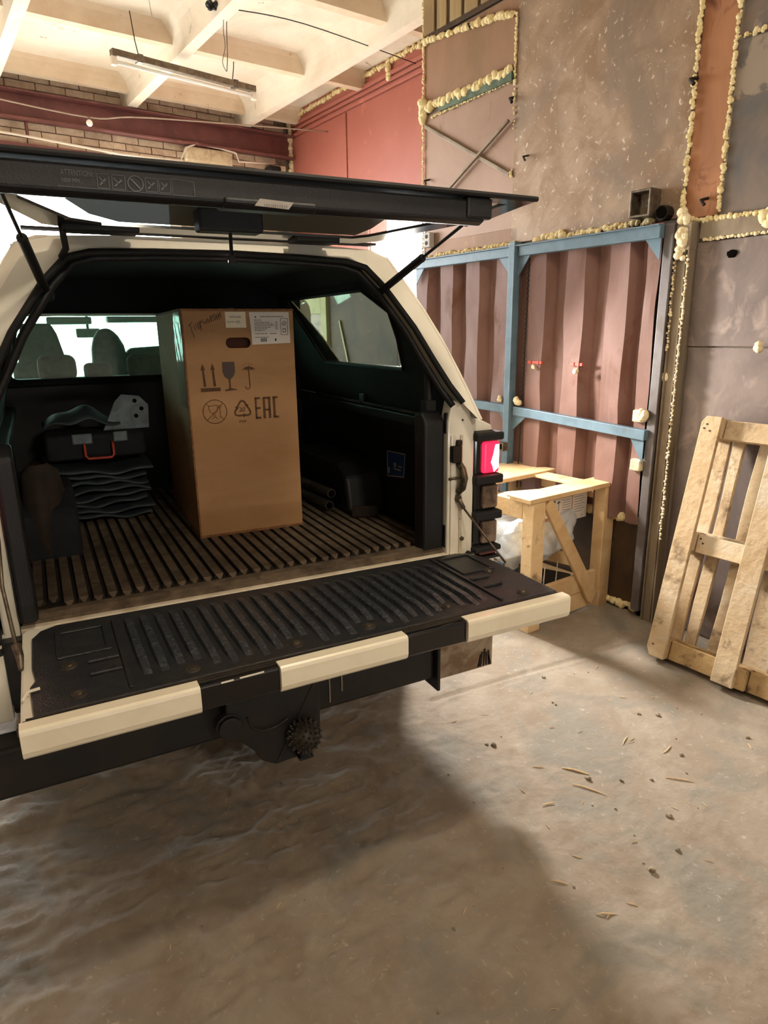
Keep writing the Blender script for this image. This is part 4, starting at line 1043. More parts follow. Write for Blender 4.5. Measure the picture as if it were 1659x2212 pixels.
for sg, xo in ((1, .80), (-1, -.93)):
    for (y0, y1) in ((1.85, 2.0), (2.60, 2.68)):
        b = MB(); b.add([(xo, y0, 1.2), (xo, y1, 1.2), (xo - sg * .12, y1 + .02, 1.79), (xo - sg * .12, y0, 1.79), (xo - sg * .04, y0, 1.2), (xo - sg * .04, y1, 1.2), (xo - sg * .16, y1 + .02, 1.79), (xo - sg * .16, y0, 1.79)], [(0, 1, 2, 3), (7, 6, 5, 4), (0, 4, 5, 1), (1, 5, 6, 2), (2, 6, 7, 3), (3, 7, 4, 0)]); part('cab_pillar', b, 'white', T)
    b = MB(); b.bar((xo - sg * .13, 3.25, 1.78), (xo - sg * .02, 3.95, 1.2), .07, .05); part('cab_pillar', b, 'white', T)
b = MB(); b.add([(-.80, 3.27, 1.76), (.66, 3.27, 1.76), (.76, 3.93, 1.18), (-.90, 3.93, 1.18)], [(0, 1, 2, 3)]); part('windscreen', b, 'glass_tint', T)
b = MB(); b.prism([(3.45, .45), (5.0, .45), (5.05, .95), (4.9, 1.08), (3.9, 1.20), (3.45, 1.20)], 'x', -.93, .80); part('bonnet', b, 'white', T, bevel=.04, seg=3)
b = MB(); b.box(-.88, .76, 3.35, 3.8, .95, 1.20); part('dashboard', b, 'black', T, bevel=.03)
b = MB(); b.box(-.312, -.150, 3.50, 3.53, 1.590, 1.655); b.bar((-.23, 3.53, 1.64), (-.23, 3.50, 1.745), .02, .02); part('rear_view_mirror', b, 'seat', T, bevel=.015, seg=3)
# seats
def seat(x0, x1, y, z1, m, rnd_=.05, z0=1.0, d=.12, nm='seat_back'):
    b = MB(); b.box(x0, x1, y, y + d, z0, z1); return part(nm, b, m, T, bevel=rnd_, seg=4, smooth=False)
seat(-.86, .74, 2.30, 1.375, 'seat', .03, .7, .16)
seat(-.60, -.40, 2.28, 1.505, 'seat2', .045, 1.36, .10, 'headrest')
seat(-.365, -.215, 2.28, 1.455, 'seat2', .03, 1.34, .09, 'headrest')
seat(-.13, .10, 2.28, 1.50, 'seat2', .045, 1.36, .10, 'headrest')
seat(-.74, -.42, 3.0, 1.45, 'seat', .06, .8, .14)
b = MB(); b.prism([(-.72, 1.30), (-.40, 1.30), (-.425, 1.48), (-.455, 1.62), (-.485, 1.685), (-.66, 1.685), (-.675, 1.60), (-.70, 1.45)], 'y', 3.02, 3.12); part('headrest', b, 'seat', T, bevel=.02, seg=3)
b = MB(); b.prism([(-.27, 1.25), (-.04, 1.25), (-.03, 1.42), (-.05, 1.54), (-.08, 1.60), (-.12, 1.645), (-.165, 1.655), (-.205, 1.635), (-.235, 1.59), (-.255, 1.52), (-.26, 1.42)], 'y', 3.02, 3.14); part('headrest', b, 'seat', T, bevel=.025, seg=3, label='rounded front headrest')
b = MB(); b.prism([(-.06, 1.2), (.40, 1.2), (.38, 1.50), (.2, 1.53), (.0, 1.52), (-.04, 1.5)], 'y', 3.0, 3.14); part('seat_back', b, 'seat', T, bevel=.03, seg=3)

# ------------------------------------------------------------------ load in the bed
FZ = .843
B = thing('cardboard_box', 'tall brown cardboard box with handling symbols standing in the truck bed', 'box', (-.13, .595, FZ - .001), -.038)
W_, H_, D_ = .413, .850, .70
hole = rr(.151, .245, .714, .752, .018)
def rect_like(poly, x0, x1, z0, z1):
    cx_ = (x0 + x1) / 2; out = []
    hcx = sum(p[0] for p in poly) / len(poly); hcz = sum(p[1] for p in poly) / len(poly)
    for x, z in poly:
        dx, dz = x - hcx, z - hcz
        t = min([a for a in ((x1 - hcx) / dx if dx > 1e-9 else 9e9, (x0 - hcx) / dx if dx < -1e-9 else 9e9, (z1 - hcz) / dz if dz > 1e-9 else 9e9, (z0 - hcz) / dz if dz < -1e-9 else 9e9) if a > 0])
        out.append((hcx + dx * t, hcz + dz * t))
    return out
oc = rect_like(hole, 0, W_, .60, H_)
b = MB(); n = len(hole)
vs = [(x, 0, z) for x, z in oc] + [(x, 0, z) for x, z in hole] + [(x, .012, z) for x, z in hole]
b.add(vs, [(i, (i + 1) % n, n + (i + 1) % n, n + i) for i in range(n)] + [(n + i, n + (i + 1) % n, 2 * n + (i + 1) % n, 2 * n + i) for i in range(n)])
# corners of the upper band
def near(x, z): return min(oc, key=lambda p: abs(p[0] - x) + abs(p[1] - z))
for cx_, cz in ((0, .60), (W_, .60), (0, H_), (W_, H_)):
    ca = [p for p in oc if abs(p[0] - cx_) < 1e-6]; cb = [p for p in oc if abs(p[1] - cz) < 1e-6]
    pa = min(ca, key=lambda p: abs(p[1] - cz)); pb = min(cb, key=lambda p: abs(p[0] - cx_))
    b.add([(cx_, 0, cz), (pa[0], 0, pa[1]), (pb[0], 0, pb[1])], [(0, 1, 2)])
b.add([(0, 0, 0), (W_, 0, 0), (W_, 0, .60), (0, 0, .60)], [(0, 1, 2, 3)])
b.add([(0, D_, 0), (W_, D_, 0), (W_, D_, H_), (0, D_, H_)], [(0, 1, 2, 3)])
b.add([(0, 0, 0), (0, D_, 0), (0, D_, H_), (0, 0, H_)], [(0, 1, 2, 3)]); b.add([(W_, 0, 0), (W_, D_, 0), (W_, D_, H_), (W_, 0, H_)], [(0, 1, 2, 3)])
b.add([(0, 0, 0), (W_, 0, 0), (W_, D_, 0), (0, D_, 0)], [(0, 1, 2, 3)]); b.add([(0, 0, H_), (W_, 0, H_), (W_, D_, H_), (0, D_, H_)], [(0, 1, 2, 3)])
bx = part('carton', b, 'card', B)
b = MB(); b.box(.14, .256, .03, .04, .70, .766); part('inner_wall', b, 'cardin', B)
b = MB(); b.box(-.003, W_ + .003, -.003, .01, -.0, .010); b.box(-.003, .004, -.003, .012, 0, H_); b.box(-.003, W_ + .003, -.002, D_, H_ - .004, H_ + .004); part('carton_edge', b, 'cardedge', B, bevel=.0015)
b = MB()
tp = [(-.003 - .002 * random.random(), y_, z_) for y_, z_ in ()]
b.grid(lambda u_, v_: (-.004 - .003 * abs(math.sin(u_ * 17 + v_ * 5)), .002 + u_ * .16, .50 + v_ * (H_ - .495)), 14, 10)
b.grid(lambda u_, v_: (-.004 + u_ * .20, .02 + v_ * .10, H_ + .005 + .002 * abs(math.sin(u_ * 20))), 12, 3)
part('packing_tape', b, 'tape', B, smooth=True, fix=False)
# print
yp = -.0022
def pr(poly, m='print', nm='printed_symbol', y=yp):
    b = MB(); b.prism(poly, 'y', y, y + .001); return part(nm, b, m, B)
b = MB()
for x in (.064, .100):
    b.prism([(x - .0055, .578), (x + .0035, .578), (x - .001, .640), (x - .0075, .640)], 'y', yp, yp + .001)
    b.prism([(x - .0125, .638), (x + .004, .638), (x - .005, .661)], 'y', yp, yp + .001)
b.box(.047, .119, yp, yp + .001, .560, .573)
part('up_arrow_symbol', b, 'print', B)
pr([(.132, .665), (.177, .665), (.178, .630), (.172, .614), (.160, .602), (.150, .602), (.137, .612), (.131, .630)], 'print2', 'fragile_glass_symbol')
b = MB(); b.prism([(.152, .603), (.158, .603), (.158, .565), (.152, .565)], 'y', yp, yp + .001); b.prism([(.135, .559), (.180, .561), (.180, .564), (.158, .569), (.152, .568), (.135, .562)], 'y', yp, yp + .001); part('fragile_glass_symbol', b, 'print', B)
b = MB(); b.prism([(.203, .632), (.212, .642), (.230, .648), (.248, .641), (.257, .631), (.249, .636), (.240, .632), (.230, .636), (.221, .632), (.213, .637)], 'y', yp, yp + .001)
b.prism([(.227, .636), (.231, .636), (.233, .572), (.229, .572)], 'y', yp, yp + .001)
arc = [(.222 + .0085 * math.cos(a_), .573 + .010 * math.sin(a_)) for a_ in np.linspace(0, -PI, 8)]
for p_, q_ in zip(arc[:-1], arc[1:]): b.bar((p_[0], yp, p_[1]), (q_[0], yp, q_[1]), .003, .001, (0, 1, 0))
for (x, z) in ((.212, .655), (.222, .660), (.232, .657), (.243, .656)): b.bar((x, yp, z), (x - .003, yp, z - .005), .0015, .001, (0, 1, 0))
part('keep_dry_umbrella_symbol', b, 'print', B)
b = MB()
def ln(pts, w_=.0022, closed=False):
    pts = list(pts)
    if closed: pts = pts + pts[:1]
    for p_, q_ in zip(pts[:-1], pts[1:]): b.bar((p_[0], yp, p_[1]), (q_[0], yp, q_[1]), w_, .001, (0, 1, 0))
cx_, cz_ = .092, .485
ln([(cx_ + .044 * math.cos(a_), cz_ + .044 * math.sin(a_)) for a_ in np.linspace(0, 2 * PI, 32)[:-1]], .0024, True)
ln([(cx_ - .031, cz_ - .031), (cx_ + .031, cz_ + .031)], .002); ln([(cx_ - .030, cz_ + .030), (cx_ - .02, cz_ + .02)], .0018); ln([(cx_ + .022, cz_ - .02), (cx_ + .031, cz_ - .029)], .0018)
ln([(cx_ - .023, cz_ + .022), (cx_ + .009, cz_ + .024), (cx_ + .010, cz_ + .004), (cx_ + .002, cz_ - .005), (cx_ - .006, cz_ - .008), (cx_ - .018, cz_ - .001), (cx_ - .022, cz_ + .010)], .0018, True)
ln([(cx_ - .006, cz_ - .008), (cx_ - .006, cz_ - .022), (cx_ - .014, cz_ - .026)], .0018); ln([(cx_ + .001, cz_ - .010), (cx_, cz_ - .022), (cx_ + .008, cz_ - .026)], .0018)
ln([(cx_ + .013, cz_ + .024), (cx_ + .014, cz_ + .012), (cx_ + .019, cz_ + .012), (cx_ + .019, cz_ - .024)], .0018); ln([(cx_ + .017, cz_ + .024), (cx_ + .017, cz_ + .013)], .0015); ln([(cx_ + .023, cz_ + .024), (cx_ + .022, cz_ + .012)], .0015)
part('not_food_safe_symbol', b, 'print', B)
b = MB(); cx_, cz_ = .196, .487
for k in range(3):
    a0 = math.radians(90 + 120 * k)
    def rot(x, z): return (cx_ + x * math.cos(a0 - PI / 2) - z * math.sin(a0 - PI / 2), cz_ + x * math.sin(a0 - PI / 2) + z * math.cos(a0 - PI / 2))
    ln([rot(-.022, .004), rot(-.012, .024), rot(-.004, .033), rot(.004, .033), rot(.010, .027), rot(.017, .014)], .0062)
    b.prism([rot(.009, .016), rot(.024, .020), rot(.020, .004)], 'y', yp, yp + .001)
part('recycling_symbol', b, 'print', B)
text('recycling_number', '20', .025, 'print', B, (.181, yp, .480), FRONT, 1.05, .95)
text('recycling_word', 'PAP', .017, 'print', B, (.180, yp, .437), FRONT, 1.0, .9)
# EAC mark
b = MB(); z0, z1 = .448, .530; th = .0075
def bx_(x0, x1, a, c_): b.box(x0, x1, yp, yp + .001, a, c_)
bx_(.245, .252, z0, z1); bx_(.245, .266, z1 - th, z1); bx_(.245, .266, z0, z0 + th); bx_(.245, .266, .485, .4925)
bx_(.276, .285, z0, z1); bx_(.276, .305, z1 - th, z1); bx_(.297, .306, z0, z1); bx_(.276, .305, .477, .4845)
bx_(.316, .325, z0, z1); bx_(.316, .335, z1 - th, z1); bx_(.316, .337, z0, z0 + th)
part('conformity_mark', b, 'print', B)
# hand writing
b = MB()
hw_ = [[(.022, .776), (.028, .782), (.033, .76), (.040, .735)], [(.022, .776), (.036, .790)], [(.040, .775), (.048, .762), (.052, .776), (.045, .782)], [(.054, .788), (.058, .766), (.064, .772), (.060, .790)], [(.064, .795), (.067, .760)], [(.066, .786), (.073, .800), (.076, .785)],
       [(.078, .792), (.082, .782), (.090, .803), (.090, .784)], [(.094, .800), (.097, .787), (.103, .812)], [(.103, .812), (.105, .790), (.110, .815)], [(.110, .793), (.118, .800), (.112, .808), (.120, .818)], [(.120, .795), (.124, .818), (.128, .795)], [(.119, .806), (.132, .808)], [(.130, .820), (.134, .798)], [(.133, .810), (.139, .826), (.141, .802)], [(.134, .812), (.142, .812)]]
for st_ in hw_:
    b.tube([(x, -.001, z + .018) for x, z in st_], .0009, 4)
part('handwriting', b, 'pen', B)
# labels
b = MB(); b.box(.155, .231, -.0025, -.001, .787, .843); part('small_label', b, 'paper2', B, label='small cream label')
text('label_print', '1000030.0866', .010, 'ink', B, (.168, -.0030, .822), FRONT, .8, 1); text('label_print', 'Коробка', .009, 'ink', B, (.160, -.0030, .805), FRONT, .8, 1); text('label_number', '331', .013, 'inkdark', B, (.193, -.0030, .803), FRONT, .9, 1)
b = MB(); b.prism([(.244, .842), (.396, .842), (.398, .729), (.250, .725), (.249, .77)], 'y', -.0025, -.001); part('large_label', b, 'paper', B, label='large white printed label')
b = MB()
for k, (z, x1_) in enumerate(((.812, .29), (.804, .32), (.798, .335), (.792, .338), (.786, .325), (.780, .31), (.774, .30), (.763, .31), (.750, .315))):
    x = .262
    while x < x1_:
        l = random.uniform(.004, .012); b.box(x, min(x + l, x1_), -.0031, -.0024, z, z + .003); x += l + .002
for k, z in enumerate((.804, .798, .792, .786, .780)): b.box(.342, .350, -.0031, -.0024, z, z + .003)
for x in np.arange(.285, .372, .009): b.box(x, x + .007, -.0031, -.0024, .824, .8275)
b.box(.32, .345, -.0031, -.0024, .763, .766)
part('label_print', b, 'ink', B)
b = MB()
for k in range(9): b.box(.282 + k * .0028, .2832 + k * .0028 + (.0008 if k % 2 else 0), -.0032, -.0024, .735, .748)
for x0, x1_, a, c_ in ((.362, .390, .818, .8195), (.362, .390, .759, .7605), (.362, .3635, .759, .8195), (.3885, .390, .759, .8195)): b.box(x0, x1_, -.0032, -.0024, a, c_)
b.ring(rr(.368, .384, .793, .810, .008), rr(.3695, .3825, .7945, .8085, .0064), 'y', -.0032, -.0024); b.ring(rr(.3695, .3825, .768, .782, .001), rr(.3715, .3805, .770, .780, .001), 'y', -.0032, -.0024)
b.box(.337, .343, -.0032, -.0024, .737, .746); b.bar((.372, -.0028, .797), (.380, -.0028, .806), .002, .0008, (0, 1, 0)); b.box(.265, .270, -.0032, -.0024, .822, .827)
part('barcode', b, 'inkdark', B)

# folded tarpaulin and tool tray on the left
t = thing('folded_tarpaulin', 'dark folded tarpaulin lying in layers on the left of the truck bed', 'tarpaulin', (-.44, 1.03, FZ))
for k in range(8):
    w2 = .20 + .012 * math.sin(k * 2.1); z0 = .045 * k * .62
    def fn(u_, v_, w2=w2, z0=z0, k=k):
        a_ = 2 * PI * v_; x = (u_ - .5) * 2 * w2
        sag = .010 * math.sin(u_ * 6 + k) + .006 * math.sin(u_ * 15 + k * 2)
        return (x + .012 * math.sin(k * 3), .20 + (.20 + .01 * math.sin(k * 2)) * math.cos(a_) + .008 * math.sin(u_ * 11 + k), z0 + .022 + .017 * math.sin(a_) + sag)
    b = MB(); b.grid(fn, 18, 13); part('layer', b, 'tarp', t, smooth=True)
t = thing('tool_case', 'dark tool case with an orange-red handle on top of the folded tarpaulin', 'case', (-.42, 1.10, FZ + .262))
b = MB(); b.box(-.20, .19, 0, .28, 0, .105); part('case', b, 'blackfelt', t, bevel=.02, seg=3)
b = MB(); b.tube([(-.055, -.004, .07), (-.055, -.03, .06), (-.055, -.034, .020), (-.045, -.036, .008), (.045, -.036, .008), (.055, -.034, .020), (.055, -.03, .06), (.055, -.004, .07)], .0055, 8); part('handle', b, 'handle_red', t, smooth=True, label='orange-red carry handle')
for (a, c_) in ((-.10, -.02), (.06, .12)):
    b = MB(); b.box(a, c_, -.012, .0, .065, .11); part('catch', b, 'bracket', t, bevel=.008)
t = thing('galvanised_bracket', 'grey metal bracket plate with three round holes lying on the tool case', 'bracket', (-.28, 1.16, FZ + .37))
b = MB(); b.prism([(-.11, 0.0), (.08, 0), (.085, .10), (.05, .14), (-.02, .15), (-.05, .12)], 'y', -.004, .004); part('plate', b, 'bracket', t, bevel=.002)
for (x, z) in ((.03, .12), (.055, .085), (.03, .055)):
    b = MB(); b.cyl((x, -.006, z), (x, .006, z), .009, 12); part('hole', b, 'void', t)
t = thing('folded_cloth', 'bluish folded cloth draped over the tool case', 'cloth', (-.47, 1.13, FZ + .3675))
b = MB(); b.grid(lambda u_, v_: ((u_ - .5) * .30, v_ * .22, .03 + .07 * math.sin(u_ * PI) * math.sin(v_ * PI * .8 + .3) + .01 * math.sin(u_ * 13)), 20, 12); part('cloth', b, 'tarp', t, smooth=True, solid=.006)
t = thing('brown_sack', 'dark brown sack slumped against the left wheel arch in the bed', 'sack', (-.655, .77, FZ))
def sk(u_, v_):
    a_ = 2 * PI * u_; z = v_; r_ = (1 - .35 * z ** 2) * (1 + .08 * math.sin(3 * a_ + 2 * z) + .05 * math.sin(7 * a_))
    if v_ > .92: r_ *= .5
    return (.085 * r_ * math.cos(a_), .13 * r_ * math.sin(a_), .32 * z)
M['sack'] = mat('brown_sack_cloth', (52, 42, 34), (40, 32, 27), 8, rough=.9, bump=.4, bs=20)
b = MB(); b.grid(sk, 25, 12); part('sack', b, 'sack', t, smooth=True)
# right side: dark box, pipes, bracket
for k, (p, q) in enumerate((((.455, .70, FZ + .030), (.40, 1.45, FZ + .030)), ((.475, .72, FZ + .078), (.415, 1.47, FZ + .078)))):
    t = thing('metal_pipe', ('lower' if k == 0 else 'upper') + ' of the two grey metal pipes lying in the bed right of the tall box', 'pipe', p)
    d = V(*q) - V(*p); b = MB(); L_ = d.length; u_ = d.normalized()
    b.tube([V(0, 0, 0), d], .021, 16); part('tube', b, 'pipe', t)
    b = MB(); b.tube([-u_ * .002, u_ * .001], .016, 14); part('bore', b, 'void', t)
t = thing('pipe_spacer', 'small block lying between the two grey pipes', 'block', (.452, .95, FZ + .0)); b = MB(); b.box(-.05, .07, -.03, .03, 0, .010); part('body', b, 'dark', t)
t = thing('iron_angle', 'short dark iron angle lying in the bed below the blue sticker', 'bracket', (.50, .56, FZ))
b = MB(); b.box(0, .11, 0, .008, 0, .05); b.box(0, .11, 0, .05, 0, .008); part('body', b, 'dark', t, bevel=.001); t.rotation_euler = (0, 0, -.35)
#@@REST
# ------------------------------------------------------------------ wooden crate by the wall
CR = thing('wooden_crate', 'open crate of fresh pine boards with a diagonal brace beside the gate', 'crate', (1.585, .677, 0.0), .15)
def bd(name, x0, x1, y0, y1, z0, z1, m='wood'):
    b = MB(); b.box(x0, x1, y0, y1, z0, z1); return part(name, b, m, CR, bevel=.003, seg=1)
for (x0, m) in ((0, 'wood_dirty'), (.605, 'wood')):
    bd('post', x0, x0 + .095, .0, .075, .0, .735, m)
    bd('post', x0, x0 + .095, .73, .80, .0, .735, m)
bd('top_board', -.03, .725, -.005, .145, .735, .760)
bd('top_board', -.03, .70, .44, .58, .735, .760)
bd('top_board', -.03, .70, .585, .80, .735, .758)
bd('top_board', .50, .62, .13, .45, .732, .750, 'wood_dirty')
bd('side_rail', .0, .025, .075, .73, .635, .733); bd('side_rail', .675, .70, .075, .73, .635, .733)
bd('side_rail', .0, .025, .075, .73, .02, .12); bd('side_rail', .675, .70, .075, .73, .02, .12)
bd('bottom_board', .10, .60, .03, .055, .012, .118); bd('bottom_board', .10, .60, .025, .052, .122, .232)
bd('base_board', .025, .675, .30, .44, .05, .075); bd('base_board', .025, .675, .56, .70, .05, .075)
b = MB(); b.prism([(.100, .700), (.128, .735), (.150, .738), (.590, .105), (.565, .062), (.545, .040), (.520, .055), (.100, .690)], 'y', .0, .024); part('diagonal_brace', b, 'wood', CR, bevel=.003, seg=1)
b = MB(); b.bar((.05, .52, .66), (.30, .20, .715), .10, .02); part('inner_board', b, 'wood_dirty', CR, bevel=.002)
# plastic wrapped machine inside
PW = thing('wrapped_machine', 'bulky item wrapped in milky white plastic film inside the pine crate', 'package', (1.86, 1.04, .27), .15)
def pwf(u_, v_):
    a_ = 2 * PI * u_; n_ = 4
    c_, s_ = math.cos(a_), math.sin(a_)
    r_ = 1 / (abs(c_) ** n_ + abs(s_) ** n_) ** (1 / n_)
    z = .32 * v_; k = 1 - .55 * max(0, .35 - v_) / .35 - .12 * max(0, v_ - .8) / .2
    wr_ = 1 + .05 * abs(math.sin(2.5 * a_ + 4 * v_)) + .035 * abs(math.sin(5.5 * a_ - 6 * v_ + 1)) + .02 * abs(math.sin(9.5 * a_ + 13 * v_)) - .05
    if v_ > .97: k = 0.02
    return (.285 * r_ * c_ * k * wr_ - .02, .19 * r_ * s_ * k * wr_, z + .02 * math.sin(5 * a_))
b = MB(); b.grid(pwf, 120, 36); part('plastic_wrap', b, 'plastic', PW, smooth=False)
b = MB(); b.box(-.18, .16, -.11, .11, .06, .26); b.box(-.08, .08, .02, .10, -.194, .06); part('machine_body', b, 'bracket', PW, bevel=.03)
b = MB(); b.tube([(-.06, -.19, .02), (-.08, -.20, -.16)], .003, 5); b.tube([(.05, -.19, .04), (.03, -.20, -.08), (.02, -.20, -.17)], .003, 5); part('tie_string', b, 'jute', PW)
t = thing('labelled_carton', 'cardboard strip with arrow, glass and umbrella symbols inside the pine crate', 'carton', (1.965, .90, .55), .15)
b = MB(); b.box(-.13, .25, .0, .06, .0, .150); part('carton', b, 'card', t, bevel=.003)
b = MB(); b.box(-.125, .105, -.002, .001, .018, .118); part('symbol_label', b, 'paper', t); b = MB(); b.box(.115, .245, -.003, .001, -.03, .12); part('text_label', b, 'paper', t)
b = MB(); yq = -.0028
for x in (-.115, -.095): b.box(x, x + .004, yq, yq + .001, .045, .095); b.prism([(x - .004, .095), (x + .008, .095), (x + .002, .108)], 'y', yq, yq + .001)
b.box(-.118, -.086, yq, yq + .001, .036, .041)
b.prism([(-.070, .112), (-.042, .112), (-.045, .09), (-.056, .078), (-.067, .09)], 'y', yq, yq + .001); b.box(-.057, -.055, yq, yq + .001, .045, .08); b.box(-.066, -.046, yq, yq + .001, .042, .046)
b.prism([(-.03, .090), (-.012, .104), (.006, .095), (-.01, .092)], 'y', yq, yq + .001); b.box(-.012, -.009, yq, yq + .001, .05, .093); b.box(-.02, -.009, yq, yq + .001, .048, .052)
part('handling_symbols', b, 'inkdark', t)
b = MB()
for z in (.10, .086, .072, .058, .044): b.box(.02, .095, yq, yq + .001, z, z + .003)
for z in (.105, .09, .075, .06, .045, .03, .015): b.box(.125, .22 - (z * 100 % 3) * .01, -.0038, -.003, z, z + .003)
b.box(.125, .15, -.0038, -.003, -.022, .0); b.box(.20, .205, -.0038, -.003, -.02, -.005)
part('label_text', b, 'ink', t)
t = thing('black_panel', 'black board with pale letters CU leaning low inside the pine crate', 'board', (1.86, .86, .078), .15)
b = MB(); b.prism([(-.22, .16), (.22, .0), (.22, .11), (-.22, .27)], 'y', 0, .02); part('panel', b, 'blackboard', t, bevel=.002)
text('panel_letters', 'CU', .05, 'labelgrey', t, (-.10, -.002, .145), (PI / 2, .33, 0))
t = thing('pine_offcut', 'dirty pine offcut lying behind the black board in the crate', 'board', (1.87, .91, .078), .15)
b = MB(); b.prism([(-.18, .30), (.30, .12), (.30, .20), (-.18, .38)], 'y', 0, .02); part('board', b, 'wood_dirty', t, bevel=.002)

# ------------------------------------------------------------------ pallet leaning on the wall
lean = math.radians(14)
PA = thing('wooden_pallet', 'worn wooden pallet leaning upright on the grey steel wall', 'pallet', RM(-.455, .235, .0), 0)
ux = V(math.sin(RA), -math.cos(RA), 0)                       # along the wall towards the camera
inw = V(math.cos(RA), math.sin(RA), 0)
uz = (inw * math.sin(lean) + V(0, 0, math.cos(lean)))
ud = inw * math.cos(lean) - V(0, 0, math.sin(lean))          # depth, into the wall
PA.rotation_euler = Matrix(((ux.x, ud.x, uz.x), (ux.y, ud.y, uz.y), (ux.z, ud.z, uz.z))).to_euler()
PA.location.z = .036
def pb(name, x0, x1, y0, y1, z0, z1, m='pal', wv=0.004, chip=None):
    b = MB(); n = 9
    def ring_(t):
        z = z0 + (z1 - z0) * t
        a = x0 + wv * math.sin(t * 9 + x0 * 20); c_ = x1 + wv * math.sin(t * 7 + x1 * 31)
        if chip and chip[0] < t < chip[1]: c_ += chip[2]
        return [(a, y0, z), (c_, y0, z), (c_, y1, z), (a, y1, z)]
    vs = []
    for k in range(n): vs += ring_(k / (n - 1))
    fs = [(0, 1, 2, 3), tuple((n - 1) * 4 + i for i in (3, 2, 1, 0))]
    for k in range(n - 1):
        for i in range(4): fs.append((k * 4 + i, (k + 1) * 4 + i, (k + 1) * 4 + (i + 1) % 4, k * 4 + (i + 1) % 4))
    b.add(vs, fs); return part(name, b, m, PA, bevel=.003, seg=1)
def pbx(name, x0, x1, y0, y1, z0, z1, m='pal'):
    b = MB(); b.box(x0, x1, y0, y1, z0, z1); return part(name, b, m, PA, bevel=.003, seg=1)
# runners (front), blocks, cross boards, deck boards (back)
for (x0, x1, m) in ((0.0, .095, 'pal'), (.335, .435, 'pal'), (.70, .80, 'pal')):
    b = MB(); c = .02
    b.prism([(x0 + c, 0), (x1, 0), (x1, 1.2), (x0 + c, 1.2), (x0, 1.2 - c * 1.5), (x0, c * 2)] if x0 == 0 else [(x0, 0), (x1, 0), (x1, 1.2), (x0, 1.2)], 'y', .0, .022)
    r_ = part('runner_board', b, m, PA, bevel=.003, seg=1)
    for (z0, z1) in ((.0, .10), (.55, .65), (1.10, 1.2)):
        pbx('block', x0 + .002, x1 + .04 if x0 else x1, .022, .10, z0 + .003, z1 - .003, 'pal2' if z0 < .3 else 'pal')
for (z0, z1, m) in ((.002, .10, 'pal2'), (.55, .65, 'pal'), (1.10, 1.198, 'pal')):
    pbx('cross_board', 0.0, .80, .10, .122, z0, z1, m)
for (z0, z1) in ((.004, .10), (.55, .64), (1.10, 1.19)):
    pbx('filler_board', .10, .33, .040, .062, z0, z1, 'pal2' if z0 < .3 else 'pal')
    pbx('filler_board', .48, .695, .040, .062, z0, z1, 'pal2' if z0 < .3 else 'pal')
for (x0, x1) in ((.0, .10), (.118, .172), (.235, .355), (.40, .52), (.56, .66), (.70, .80)):
    pb('deck_board', x0, x1, .122, .144, .003, 1.197, 'pal', .005)
for (x, z) in ((.03, 1.16), (.05, 1.13), (.02, 1.14), (.36, 1.15), (.40, 1.17), (.03, .06), (.13, .60), (.115, .62)):
    b = MB(); b.cyl((x, -.002 if x < .1 or x > .3 else .038, z), (x, .004 if x < .1 or x > .3 else .044, z), .0045, 8); part('nail_head', b, 'dark', PA)

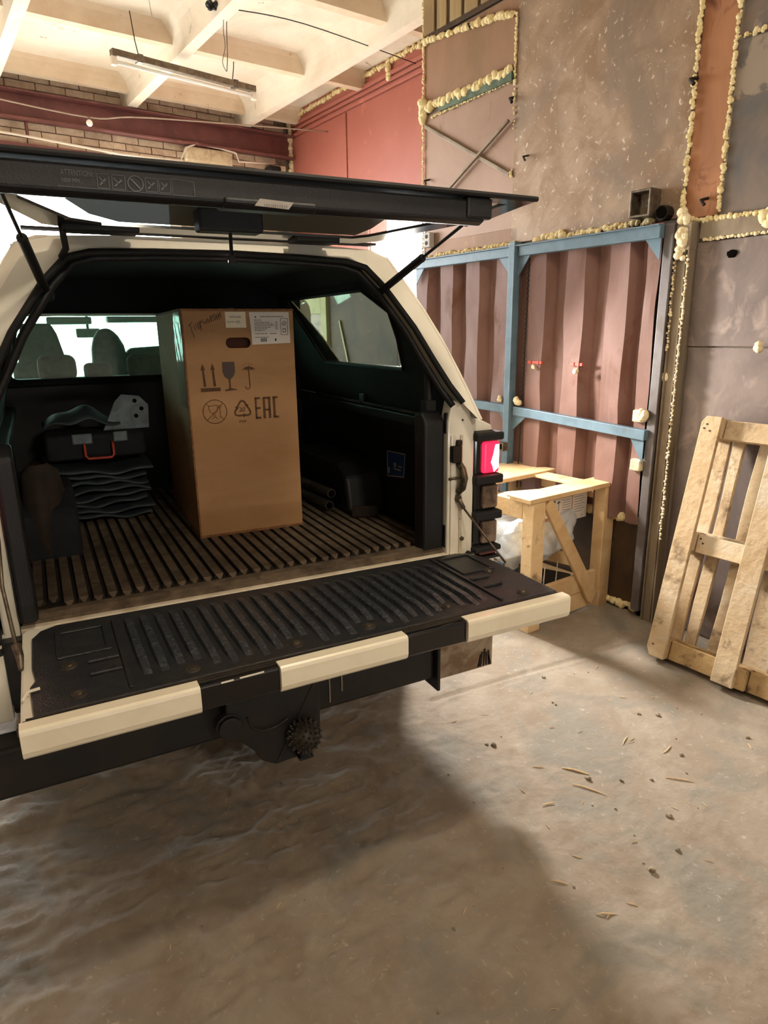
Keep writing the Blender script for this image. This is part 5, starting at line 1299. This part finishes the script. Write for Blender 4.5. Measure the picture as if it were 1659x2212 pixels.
# ------------------------------------------------------------------ litter on the floor
def fh(x, y): return float(floor_h(np.array([x]), np.array([y]))[0])
def splinter(x, y, l, a, w_=.003, m='splint', label='thin pale wood splinter lying on the concrete floor', group='wood splinters on the floor', cat='splinter'):
    z = fh(x, y) + w_ * .7
    b = MB(); k = random.uniform(-.05, .05); w_ *= .8
    b.tube([(-l / 2, 0, 0), (-l / 6, k * l, .002), (l / 4, k * l * .6, .001), (l / 2, 0, 0)], [w_ * .5, w_, w_ * .9, w_ * .3], 5)
    o = part('wood_splinter', b, m); o.location = (x, y, z); o.rotation_euler = (0, 0, a); tag(o, label, cat, group)
SPL = []
for (x, y, l, a, w_) in ((.96, -.43, .12, -1.0, .0035), (.99, -.33, .10, -.9, .0045), (1.30, -.28, .07, .5, .003), (1.29, -.55, .10, -.75, .003), (1.40, -.40, .07, .3, .003), (.78, -.42, .05, -.2, .003), (.58, -.70, .05, -.8, .003), (.62, -.85, .06, -.5, .003)):
    SPL.append((x, y, l, a, w_))
nm_ = ['long curved pale splinter in the lit part of the floor, nearest the camera', 'thick pale twig beside a stone chip in the middle of the lit floor', 'dark-tipped short splinter below the leaning pallet', 'long splinter at the right of the lit floor, below the pallet', 'pale splinter lying crosswise below the pallet', 'splinter at the edge of the truck shadow', 'short pale splinter in the shaded floor at lower centre', 'bent pale splinter lowest on the shaded floor']
for q_, n_ in zip(SPL, nm_): splinter(*q_, label=n_)
for k in range(34):
    x = random.uniform(.55, 2.0); y = random.uniform(-.95, .42)
    if (RM(0, y).x - x) < .55: continue
    splinter(x, y, random.uniform(.015, .045), random.uniform(0, PI), random.uniform(.0012, .0022))
for k in range(14):
    splinter(random.uniform(-.5, .5), random.uniform(-1.1, -.35), random.uniform(.012, .03), random.uniform(0, PI), .0013)
def chip(x, y, r_):
    b = MB(); b.sph((0, 0, 0), (r_, r_ * .8, r_ * .6), 7, 5, jit=.5)
    o = part('stone_chip', b, 'stone'); o.location = (x, y, fh(x, y) + r_ * .35); o.rotation_euler = (0, 0, random.uniform(0, 3)); tag(o, 'small grey stone chip lying on the concrete floor', 'stone', 'stone chips on the floor')
for (x, y, r_) in ((1.0, -.385, .012), (.82, -.05, .014), (.80, -.03, .009), (1.564, -.212, .013), (1.50, -.17, .009), (1.10, -.66, .012), (1.0, -.78, .010), (.86, -.80, .012), (1.42, -.45, .010), (1.75, -.5, .010), (1.35, .27, .010), (1.1, -.45, .008), (1.2, -.5, .008), (-.05, -.05, .008), (-.3, .02, .007)):
    chip(x, y, r_)
for k in range(36): chip(random.uniform(-.6, 1.8), random.uniform(-1.0, .3), random.uniform(.003, .006))
